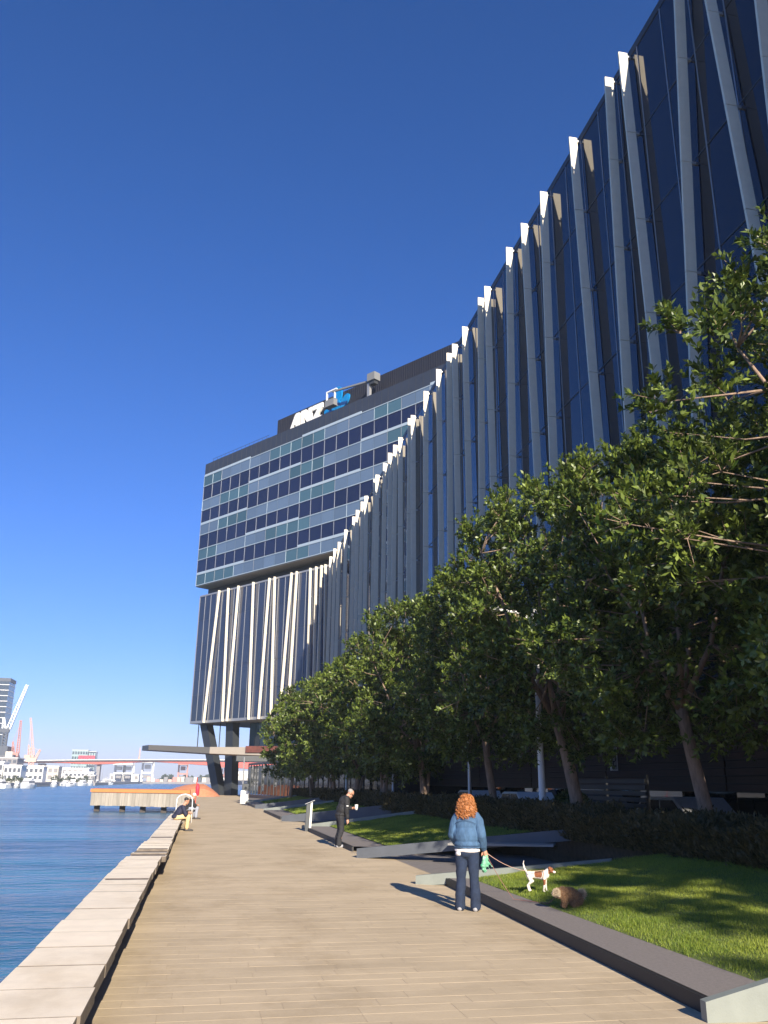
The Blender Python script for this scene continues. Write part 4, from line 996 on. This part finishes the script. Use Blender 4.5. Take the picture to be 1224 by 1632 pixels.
def seated(label,loc,rot,jm,tm,hm,lean,cap=False,shoem='shoed'):
    m=thing('person',label,'person',loc,world=False); m.rotation_euler=(0,0,rot)
    seat=.42
    sh=Vector((0,.05+.34*sin(lean),seat+.10+.40*cos(lean))); hc=sh+Vector((0,.12,.20)); fw=(0,.85,-.45)
    b=Blob(); head(b,hc,fw); b.chain([(sh,.06),(hc-Vector((0,.03,.06)),.052)])
    b.ball((0,.0,seat+.10),(.17,.14,.12)); b.ball(tuple((Vector((0,0,seat+.1))+sh)/2),(.17,.12,.25),(-lean,0,0))
    for s_ in (-1,1):
        b.chain([((.09*s_,.02,seat+.09),.085),((.12*s_,.44,seat+.10),.060),((.12*s_,.40,.10),.045)]); b.chain([((.12*s_,.38,.05),.04),((.13*s_,.54,.035),.034)])
        b.chain([(sh+Vector((.18*s_,0,-.03)),.058),(sh+Vector((.24*s_,.10,-.28)),.045),((.07*s_,.44,seat+.24),.033)]); hand(b,(.07*s_,.445,seat+.24),(-.3*s_,.9,-.1),s_,.8)
    b.build('body',MT['skin'],m,.009,3); face_bits(m,hc,fw)
    j=Blob(); j.ball(tuple((Vector((0,0,seat+.1))*.55+sh*.45)),(.215,.16,.24),(-lean,0,0)); j.ball(tuple(sh-Vector((0,.01,.06))),(.21,.14,.12),(-lean,0,0)); j.ball((0,-.02,seat+.10),(.19,.16,.10))
    for s_ in (-1,1): j.chain([(sh+Vector((.17*s_,0,-.03)),.085),(sh+Vector((.245*s_,.10,-.28)),.07),((.10*s_,.37,seat+.235),.052)])
    j.build('jacket',jm,m,.012,2,(.007,15,(1,1,1.2)))
    p=Blob(); p.ball((0,0,seat+.08),(.18,.16,.10))
    for s_ in (-1,1): p.chain([((.09*s_,.02,seat+.095),.10),((.12*s_,.44,seat+.095),.080),((.12*s_,.405,.30),.074),((.12*s_,.40,.13),.072)])
    p.build('trousers',tm,m,.012,2,(.006,17,(1,1,1.2)))
    for s_ in (-1,1):
        f_=Blob(); f_.chain([((.12*s_,.36,.04),.044),((.125*s_,.48,.04),.046),((.14*s_,.61,.032),.036)]); f_.build('shoe',MT[shoem],m,.01,2)
    hh=Blob(); c=hc; f=Vector(fw).normalized(); u=(Vector((0,0,1))-f*f.z).normalized(); rot_=Matrix((f.cross(u),f,u)).transposed().to_euler()
    hh.ball(c+u*.045-f*.025,(.088,.098,.080),rot_)
    if cap: hh.ball(c+f*.12+u*.045,(.06,.07,.012),rot_)
    hh.build('cap' if cap else 'hair',hm,m,.01,2)
    return m
s1=seated('person in navy jacket and tan trousers sitting on the stone bench',(-.78,34.6,0),R(-82),MT['navy'],MT['tan'],MT['haird'],.5)
s2=seated('person in dark jacket and white cap sitting beyond the ladder rail',(-.50,45.2,0),R(-72),MT['black'],MT['bluegrey'],MT['white'],.35,True)

# ================================================================== DOGS
# terrier: local frame faces +X
def terrier():
    d=thing('dog','small white dog with brown patches and raised tail standing on the lawn','dog',(5.30,13.6,float(lz(5.45,0))),world=False); d.rotation_euler=(0,0,R(-32)); d.scale=(.76,.76,.78)
    b=Blob()
    b.chain([((-.17,0,.315),.068),((-.02,0,.305),.066),((.13,0,.30),.085),((.17,0,.32),.078)])
    b.chain([((.17,0,.345),.062),((.235,-.01,.40),.052)]); b.ball((.275,-.012,.415),(.062,.052,.054)); b.chain([((.29,-.014,.40),.038),((.365,-.02,.375),.022)])
    for s_ in (-1,1):
        b.chain([((.255,-.012+.045*s_,.455),.020),((.27,-.012+.062*s_,.425),.014)])
        b.chain([((.15,.05*s_,.28),.042),((.15,.055*s_,.15),.022),((.145+.02*s_,.055*s_,.03),.017)]); b.ball((.165+.02*s_,.055*s_,.014),(.028,.018,.014))
        b.chain([((-.16,.05*s_,.28),.056),((-.12,.058*s_,.19),.034),((-.20,.058*s_,.115),.019),((-.18,.058*s_,.03),.016)]); b.ball((-.165,.058*s_,.014),(.027,.018,.014))
    b.chain([((-.22,0,.35),.022),((-.27,0,.43),.018),((-.29,.01,.51),.014),((-.275,.01,.565),.008)])
    o=b.build('body',MT['furw'],d,.008,2,(.002,60,(1,1,1)))
    o.data.materials.append(MT['furb'])
    for pl in o.data.polygons:
        c=pl.center
        if (c.x>.235 and c.z>.33) or ((c.x-.03)**2+(c.z-.33)**2<.007 and c.z>.27) or (c.x>.11 and c.x<.20 and c.z<.24 and c.y<0 and c.z>.13): pl.material_index=1
    for pl in o.data.polygons:
        c=pl.center
        if c.x>.33 and c.z<.40: pl.material_index=0
    build('nose',MB().lathe((.383,-.02,.37),[(.010,-.008),(.013,0),(.006,.010)],8),MT['eye'],d)
    mb=MB()
    for s_ in (-1,1): mb.lathe((.322,-.014+.033*s_,.425),[(.006,-.006),(.009,0),(.004,.007)],8)
    build('eyes',mb,MT['eye'],d)
    hn=MB(); n=14
    hn.path([(.14+.01*cos(a*2),.092*cos(2*PI*a/n),.31+.088*sin(2*PI*a/n)) for a in range(n+1)],.010,6,False)
    build('harness',hn,MT['leash'],d)
    return d
dg1=terrier()
def fluffy():
    lzz=float(lz(5.3,0)); d=thing('dog','fluffy tan dog with pale face crouching on the lawn','dog',(5.22,12.15,lzz-.015),world=False); d.rotation_euler=(0,0,R(170)); d.scale=(.66,.66,.70)
    b=Blob()
    b.chain([((.17,0,.27),.095),((.02,0,.24),.12),((-.12,0,.17),.12)]); b.chain([((.20,0,.28),.075),((.27,.03,.265),.075)])
    for s_ in (-1,1):
        b.chain([((.15,.06*s_,.22),.05),((.145,.065*s_,.10),.038),((.15,.065*s_,.03),.032)]); b.ball((.17,.065*s_,.025),(.045,.03,.024))
        b.chain([((-.13,.08*s_,.15),.075),((-.03,.10*s_,.09),.045),((-.10,.09*s_,.03),.03)]); b.ball((-.06,.09*s_,.022),(.05,.03,.022))
    b.chain([((-.20,0,.21),.04),((-.26,0,.25),.045)])
    o=b.build('body',MT['furtb'],d,.010,2,(.006,40,(1,1,1)))
    hb=Blob(); hb.ball((.315,.05,.275),(.075,.068,.068)); hb.ball((.375,.065,.255),(.038,.034,.03))
    for s_ in (-1,1): hb.chain([((.29,.05+.06*s_,.30),.026),((.285,.05+.078*s_,.24),.022)])
    hd_=hb.build('head',mat('cream_skin',(.5,.4,.28),.9),d,.009,2)
    build('nose',MB().lathe((.412,.078,.258),[(.010,-.008),(.014,0),(.006,.012)],8),MT['eye'],d)
    mb=MB()
    for s_ in (-1,1): mb.lathe((.368,.06+.034*s_,.292),[(.007,-.006),(.010,0),(.005,.008)],8)
    build('eyes',mb,MT['eye'],d)
    rs=np.random.default_rng(9)
    def fur(src,name,n,ln,mt,parent,grav):
        me=src.data; nf=len(me.polygons); idx=rs.integers(0,nf,n)
        cen=np.empty(nf*3,np.float32); me.polygons.foreach_get('center',cen); cen=cen.reshape(-1,3)[idx]
        nor=np.empty(nf*3,np.float32); me.polygons.foreach_get('normal',nor); nor=nor.reshape(-1,3)[idx]
        D=norm(nor*.6+np.array([-.35,0,-grav])+rs.normal(size=(n,3))*.35); L=ln*rs.uniform(.5,1.2,n)[:,None]
        L=np.minimum(L,np.maximum(.012,cen[:,2:3]*.9))
        S=norm(np.cross(D,rs.normal(size=(n,3))))*.0035
        V=np.stack([cen-S,cen+S,cen+D*L],1)
        tag(link(name,npmesh(name,V,3,np.clip(rs.normal(.45,.25,n),0,1)),mt,parent),kind='stuff')
    fur(o,'fur',16000,.045,MT['furt'],d,.35); fur(hd_,'head_fur',5000,.03,MT['furc'],d,.3)
    # plume tail
    n=2000; base=np.array([-.22,0,.235]); Dv=norm(rs.normal(size=(n,3))*.7+np.array([-.55,0,.55])); P=base+Dv*rs.uniform(0,.07,(n,1)); L=rs.uniform(.04,.10,(n,1)); S=norm(np.cross(Dv,rs.normal(size=(n,3))))*.0035
    tag(link('tail',npmesh('tail',np.stack([P-S,P+S,P+Dv*L],1),3,np.clip(rs.normal(.6,.25,n),0,1)),MT['furc'],d),kind='stuff')
    return d
dg2=fluffy()
def leash(label,pts,mt):
    tag(build('dog_leash',MB().path(pts,.0045,5),mt,smooth=True),label,'leash','dog leashes')
T1=Matrix.Translation(dg1.location)@Matrix.Rotation(R(-32),4,'Z')@Vector((.10,0,.315))
T2=Matrix.Translation(dg2.location)@Matrix.Rotation(R(170),4,'Z')@Vector((.145,0,.25))
def sag(a,b,s,n=10):
    a=Vector(a);b=Vector(b); return [a.lerp(b,i/n)-Vector((0,0,s*4*(i/n)*(1-i/n))) for i in range(n+1)]
leash('pink leash running from the hand to the white dog',sag(hp+Vector((0,0,.03)),T1,.10),MT['leash'])
g1=Vector((4.75,13.2,.16)); g2=Vector((5.05,12.6,.17))
leash('dark red leash drooping onto the grass to the tan dog',sag(hp,g1,.03,6)+sag(g1,g2,0,3)[1:]+sag(g2,T2,.03,5)[1:],MT['leash2'])

# ================================================================== FAR SHORE
# apartment tower at the left edge
t=thing('apartment_tower','dark glass tower cut by the left picture edge','tower',(-160,705,0))
build('body',MB().box(-176,-148.4,700,722,10,72.6),MT['shade_glass'],t)
for k in range(10): build('floor_band',MB().box(-176.3,-148.1,699.7,722.3,33+k*4.1,33.45+k*4.1),MT['whitef'],t)
build('crown',MB().box(-175,-147.8,700.5,721,72.7,75.2),MT['fardark'],t)
# tower core under construction
t=thing('construction_core','dark unfinished tower core below the white crane','building',(-138,652,0))
build('core',MB().box(-152,-126.5,640,662,0,17.5),MT['fardark'],t); build('core_top',MB().box(-150,-131,641,661,17.5,23),MT['fardark'],t)
for k in range(5): build('slab_edge',MB().box(-152.4,-126.1,639.6,662,2.5+3.4*k,2.9+3.4*k),MT['fargrey'],t)
build('white_panel',MB().box(-131.5,-127,639,639.8,4,19.5),MT['farcream'],t)
def lattice(name,p0,p1,w0,w1,mt,parent,n=10,r=.22):
    mb=MB(); a=Vector(p0);b=Vector(p1); d=(b-a).normalized(); s=d.cross(Vector((0,1,0))).normalized(); u=d.cross(s)
    cs=[(1,1),(1,-1),(-1,-1),(-1,1)]
    def pt(f,c): w_=(w0+(w1-w0)*f)/2; return a+(b-a)*f+s*c[0]*w_+u*c[1]*w_
    for c in cs: mb.path([pt(0,c),pt(1,c)],r,4)
    for i in range(n):
        for k in range(4): mb.path([pt(i/n,cs[k]),pt((i+1)/n,cs[(k+1)%4])],r*.7,3,False)
    return build(name,mb,mt,parent,fixn=False)
def luffing_crane(label,base,zb,zp,tip,mt_j,mt_m,w_=2.2,cab=True,r=.28):
    t=thing('tower_crane',label,'crane',(base[0],base[1],0),'cranes on the far shore')
    lattice('mast',(base[0],base[1],zb),(base[0],base[1],zp),w_,w_,mt_m,t,8,r)
    build('cab',MB().box(base[0]-4.5,base[0]+2.2,base[1]-1.6,base[1]+1.6,zp,zp+2.6),mt_m,t)
    lattice('jib',(base[0]+1.5,base[1],zp+2.4),tip,w_*.9,w_*.5,mt_j,t,14,r)
    lattice('a_frame',(base[0]-1.5,base[1],zp+2.6),(base[0]-2.6,base[1],zp+10),w_*.8,w_*.3,mt_j,t,3,r)
    build('tie',MB().path([(base[0]-2.6,base[1],zp+10),tuple(Vector((base[0]+1.5,base[1],zp+2.4)).lerp(Vector(tip),.9))],.1,4),mt_m,t)
luffing_crane('tall white luffing crane raised above the dark core',(-135.5,650),17,32.5,(-125.6,650,65.5),MT['craneW'],MT['fardark'],2.6,r=.42)
luffing_crane('red and white lattice crane with a dark tip',(-127.3,650),3,16.5,(-126.6,650,41.0),MT['craneR'],MT['craneR'],2.0,r=.24)
luffing_crane('pale pink far crane standing upright',(-124,690),6,16.0,(-127.8,690,45.5),MT['craneP'],MT['craneP'],1.8,r=.2)
luffing_crane('small orange crane beside the grey blocks',(-115.5,652),6,13.0,(-111.5,652,21.5),MT['craneP'],MT['craneP'],1.8,r=.2)
# low shore buildings
def block(label,x0,x1,y0,d,h,mt,rows,cols,mt2,grp='low buildings on the far shore',roof=True):
    t=thing('shore_building',label,'building',((x0+x1)/2,y0,0),grp)
    wl=build('wall',MB().box(x0,x1,y0,y0+d,.1,h),mt,t)
    cw_=(x1-x0)/cols; ch=(h-1)/rows
    wm=MB().box(-cw_*.33,cw_*.33,-.12,.0,-ch*.28,ch*.28).mesh('window'); wm.materials.append(mt2)
    for r_ in range(rows):
        for c in range(cols):
            o=link('window',wm,None,wl); o.location=(x0+cw_*(c+.5),y0-.02,.8+ch*(r_+.5))
    if roof: build('roof',MB().box(x0-.4,x1+.4,y0-.4,y0+d+.4,h+.01,h+.45),MT['whitef'],t)
block('grey concrete block left of the bridge abutment',-128,-108,560,20,13.4,MT['fargrey'],4,7,MT['fardark'])
block('white house with dark openings at the left picture edge',-92,-83.5,405,12,8.4,MT['whitef'],2,4,MT['fardark'])
block('white terrace house second from the left picture edge',-82.5,-75.5,402,12,7.0,MT['whitef'],2,4,MT['fardark'])
block('low white house with a flat roof right of the terraces',-101,-86,520,12,8.2,MT['whitef'],2,6,MT['fardark'])
block('cream shed right below the bridge start',-110,-90,600,15,9.5,MT['farcream'],2,6,MT['fargrey'])
block('long white warehouse below the bridge',-108,-76,640,20,9.0,MT['whitef'],2,9,MT['fargrey'])
block('white apartment row right of the warehouse',-86,-68,600,12,6.2,MT['whitef'],2,7,MT['fardark'])
block('low dark-roofed pavilion at the marina end',-72.5,-66,590,10,4.2,MT['fargrey'],1,4,MT['fardark'])
block('pale green office block behind the bridge',-152,-134,1100,20,35,MT['farteal'],6,6,MT['shade_glass'])
block('narrow glazed tower next to the green office block',-133.4,-125,1102,20,33.5,MT['shade_glass'],6,3,MT['farteal'])
t=thing('billboard','long red billboard above the bridge deck','billboard',(-136,1000,24)); build('panel',MB().box(-131,-114,1000,1000.6,23.2,26.6),MT['red'],t); build('frame',MB().box(-130,-129.6,1000.7,1001.2,10,23).box(-115.4,-115,1000.7,1001.2,10,23),MT['steel'],t)
# bridge
t=thing('bridge','long road bridge with red haunched girders crossing the harbour','bridge',(-60,905,0))
dk=lambda x: 17.6+ (x+156)*.0235
mb=MB(); rg=MB(); wr=MB()
xs=np.linspace(-170,330,101)
def depth(x):
    d=.5
    for pc,hw,dp in ((-98,48,2.2),(52,100,6.6),(215,90,6.8)):
        u=max(0,1-abs(x-pc)/hw); d=max(d,.5+dp*u**1.2) if u>0 else d
    return d
def dkz(x): return 17.9+4.0*(1-((x-60)/230)**2)
for a_,b_ in zip(xs,xs[1:]):
    za,zb2=dkz(a_),dkz(b_)
    mb.hexa([(a_,890,za-1.3),(b_,890,zb2-1.3),(b_,915,zb2-1.3),(a_,915,za-1.3),(a_,890,za),(b_,890,zb2),(b_,915,zb2),(a_,915,za)])
    rg.hexa([(a_,891.5,za-1.3-depth(a_)),(b_,891.5,zb2-1.3-depth(b_)),(b_,913,zb2-1.3-depth(b_)),(a_,913,za-1.3-depth(a_)),(a_,891.5,za-1.31),(b_,891.5,zb2-1.31),(b_,913,zb2-1.31),(a_,913,za-1.31)])
    wr.hexa([(a_,889.6,za-.1),(b_,889.6,zb2-.1),(b_,889.9,zb2-.1),(a_,889.9,za-.1),(a_,889.6,za+.45),(b_,889.6,zb2+.45),(b_,889.9,zb2+.45),(a_,889.9,za+.45)])
build('deck',mb,MT['bridgedeck'],t,fixn=False); build('girder',rg,MT['bridgered'],t,fixn=False); build('railing',wr,MT['whitef'],t,fixn=False)
for x in (-152,-149.5,-98,62,215): build('pier',MB().box(x-1.6,x+1.6,896,908,-2,dkz(x)-2.5),MT['fargrey'],t)
def port_crane(label,x,y,wd,h,mt):
    t=thing('port_crane',label,'crane',(x,y,0),'harbour cranes')
    mb=MB()
    for sx in (-1,1):
        for yy in (y,y+14): mb.box(x+sx*wd/2-.75,x+sx*wd/2+.75,yy-.6,yy+.6,0,h)
        mb.box(x+sx*wd/2-.6,x+sx*wd/2+.6,y,y+14,h*.45,h*.45+1.2)
    mb.box(x-wd/2,x+wd/2,y-.7,y+.7,h*.40,h*.40+1.6)
    build('leg_frame',mb,mt,t,fixn=False)
    build('boom',MB().box(x-wd/2-.5,x+wd/2+.5,y-18,y+22,h-2.4,h),mt,t)
    build('machine_house',MB().box(x-wd*.28,x+wd*.28,y-1.2,y+8,h*.62,h*.82),mt,t)
    build('spreader',MB().box(x-wd*.3,x+wd*.3,y-1,y+1,h*.18,h*.32),MT['fargrey'],t)
port_crane('white harbour crane farthest left of the pair under the bridge',-90,1030,9.5,20,MT['whitef'])
port_crane('white harbour crane right beside the first one',-80,1030,9.5,20,MT['whitef'])
port_crane('white harbour crane with a tall boom under the bridge middle',-60,1040,11.5,23,MT['whitef'])
port_crane('red harbour crane left of the leaning column',-20,1020,9.5,21,MT['craneR'])
port_crane('red harbour crane between the two columns',22,1040,10,19,MT['craneR'])
tag(build('mast',MB().path([(-61,905,21.6),(-61,905,27),(-61,905,33)],[.9,.6,.35],6),MT['craneP']),'red and white beacon mast sticking up behind the bridge','mast')
# containers on the far quay
cols=['craneR','craneP','farcream','whitef','fargrey','farcream','fardark']; names=['red','orange','cream','white','grey','pale cream','dark']
rr=random.Random(4)
ORD='first second third fourth fifth sixth seventh eighth ninth tenth eleventh twelfth thirteenth fourteenth fifteenth sixteenth seventeenth eighteenth nineteenth twentieth twenty-first twenty-second twenty-third twenty-fourth twenty-fifth twenty-sixth'.split()
for k in range(26):
    ci=rr.randrange(7); x=-58+4.6*k; h=rr.choice([2.6,5.2,5.2,3.6])
    o=build('container_stack',MB().box(x,x+rr.uniform(3.5,5.2),1014,1020,.4,.4+h).box(x+.2,x+3.4,1013.8,1013.99,.6,.2+h),MT[cols[ci]])
    tag(o,'%s container stack on the far quay, %s from the left end of the row'%(names[ci],ORD[k]),'container','containers on the far quay')
block('long pale shed on the far quay left of the cranes',-102,-70,1060,20,8,MT['whitef'],1,6,MT['fargrey'],'sheds on the far quay')
block('white storage shed behind the leaning columns',30,60,1050,20,13,MT['whitef'],1,5,MT['farcream'],'sheds on the far quay')
# ship in front of the far quay
t=thing('ship','dark hulled ship with white cabin seen between the columns','ship',(40,960,0))
build('hull',MB().prism([(26,-1.8),(62,-1.8),(66,3.2),(24,2.6)],lambda a,b,z:(a,960+b,z),-4,4),MT['blue_hull'],t); build('cabin',MB().box(30,40,958,963,2.9,7.5),MT['whitef'],t)
# far trees
def far_wood(label,x0,x1,y,h,n,seed,ll=2.2,name='far_wood'):
    rs=np.random.default_rng(seed); X=rs.uniform(x0,x1,n); Y=y+rs.uniform(0,8,n)*h/5; top=h*(.65+.25*np.sin(X*.5*5/h)+.2*np.sin(X*1.3*5/h+2)); Z=.3+top*rs.random(n)**.6
    P=np.stack([X,Y,Z],1)
    return tag(link(name,npmesh(name,leaf_quads(P,rs.normal(size=(n,3)),rs.normal(size=(n,3)),np.full(n,ll),np.full(n,ll*.7)),4,rs.random(n)),MT['fartree']),label,None,None,'stuff')
far_wood('distant dark tree line behind the harbour cranes',-50,30,1120,9,2500,1)
far_wood('distant tree line right of the red crane',25,120,1140,8,2500,2)
far_wood('green shrubs along the marina behind the boats',-100,-70,392,2.8,2500,3,.5)
far_wood('green shrubs behind the farther boats',-90,-68,575,3.6,2000,5,.7)
# marina boats
def yacht(label,x,y,L_,s,rz,mast=False,hull='white'):
    t=bpy.data.objects.new('motor_yacht',None); COL.objects.link(t); t.location=(x,y,-1.6); t.rotation_euler=(0,0,rz); t.scale=(s,s,s)
    tag(t,label,'boat','boats moored in the marina')
    fr=lambda a,b,z:(b,a,z)
    hb=MB(); prof=[(-5,1.75),(-2,2.0),(1.5,1.8),(4,1.0),(5.6,.05)]
    for a,w_ in prof:
        hb.v+=[(-w_*.72,a*.93,-.3),(w_*.72,a*.93,-.3),(w_,a,1.15+.08*max(0,a)),(-w_,a,1.15+.08*max(0,a))]
    for i in range(len(prof)-1):
        for k in range(4): hb.f.append((i*4+k,i*4+(k+1)%4,i*4+4+(k+1)%4,i*4+4+k))
    hb.f+=[(3,2,1,0),tuple(len(hb.v)-4+k for k in range(4))]
    build('hull',hb,MT['white' if hull=='white' else 'blue_hull'],t)
    if not mast:
        build('cabin',MB().hexa([(-1.45,-3.4,1.16),(1.45,-3.4,1.16),(1.2,2.2,1.3),(-1.2,2.2,1.3),(-1.35,-3.2,2.6),(1.35,-3.2,2.6),(1.0,.9,2.6),(-1.0,.9,2.6)]),MT['whitef'],t)
        build('window_band',MB().hexa([(-1.44,-3.46,1.75),(1.44,-3.46,1.75),(1.22,1.7,1.75),(-1.22,1.7,1.75),(-1.40,-3.4,2.25),(1.40,-3.4,2.25),(1.12,1.3,2.25),(-1.12,1.3,2.25)]),MT['fardark'],t)
        build('flybridge',MB().box(-1.25,1.25,-2.9,-.2,2.61,3.1).box(-1.2,1.2,-2.7,-.9,3.9,4.0).box(-1.1,-1.0,-2.6,-2.5,3.1,3.9).box(1.0,1.1,-2.6,-2.5,3.1,3.9),MT['whitef'],t)
        build('aerial',MB().path([(0,-1.2,4.0),(0,-1.4,5.2)],.05,4),MT['galv'],t)
    else:
        build('cabin',MB().hexa([(-1,-2.2,1.16),(1,-2.2,1.16),(.8,2,1.25),(-.8,2,1.25),(-.8,-2,1.8),(.8,-2,1.8),(.5,1.4,1.7),(-.5,1.4,1.7)]),MT['whitef'],t)
        build('mast',MB().path([(0,.6,1.2),(0,.6,13.5)],[.10,.07],6),MT['galv'],t); build('boom',MB().path([(0,.5,2.6),(0,-3.8,2.7)],.09,5),MT['fardark'],t)
YA=[('white motor yacht cut by the left picture edge',-73.2,345,1.05,1.3,0),('small white boat right of the leftmost yacht',-70.6,352,.55,2.8,0),('white boat with dark stern third from the left edge',-68.5,360,.6,3.2,0),
    ('largest white yacht of the marina, with a flybridge',-64.3,357,1.15,3.0,0),('white yacht just right of the largest one',-65.0,425,.9,3.3,0),('short white cruiser in the marina middle',-64.5,470,.7,2.9,0),
    ('white cruiser with a high cabin in the marina middle',-68.0,480,.9,3.1,0),('bright white yacht below the warehouse',-69.5,520,1.1,3.3,0),('white cruiser right of the bright yacht',-66.0,530,1.0,2.9,0),
    ('white cruiser third from the right marina end',-64.0,550,1.0,3.2,0),('white cruiser second from the right marina end',-66.5,600,1.1,3.0,0),('last white cruiser at the right marina end',-64.5,640,1.3,2.6,0),
    ('sailing boat with a tall thin mast below the bridge',-72.0,500,1.0,3.1,1),('small sailing boat with mast left of the largest yacht',-67.0,372,.62,3.1,1),('sailing boat with bare mast at the right marina end',-68.0,655,.9,2.9,1),('sailing boat behind the white cruisers',-71.5,560,1.0,3.2,1)]
for lab,x,y,s,rz,ms in YA: yacht(lab,x,y,12,s,rz,bool(ms))
struct('pontoon',MB().box(-76,-72.9,330,560,-1.8,-1.1).box(-76,-63.5,655,657,-1.8,-1.2),MT['conc'])
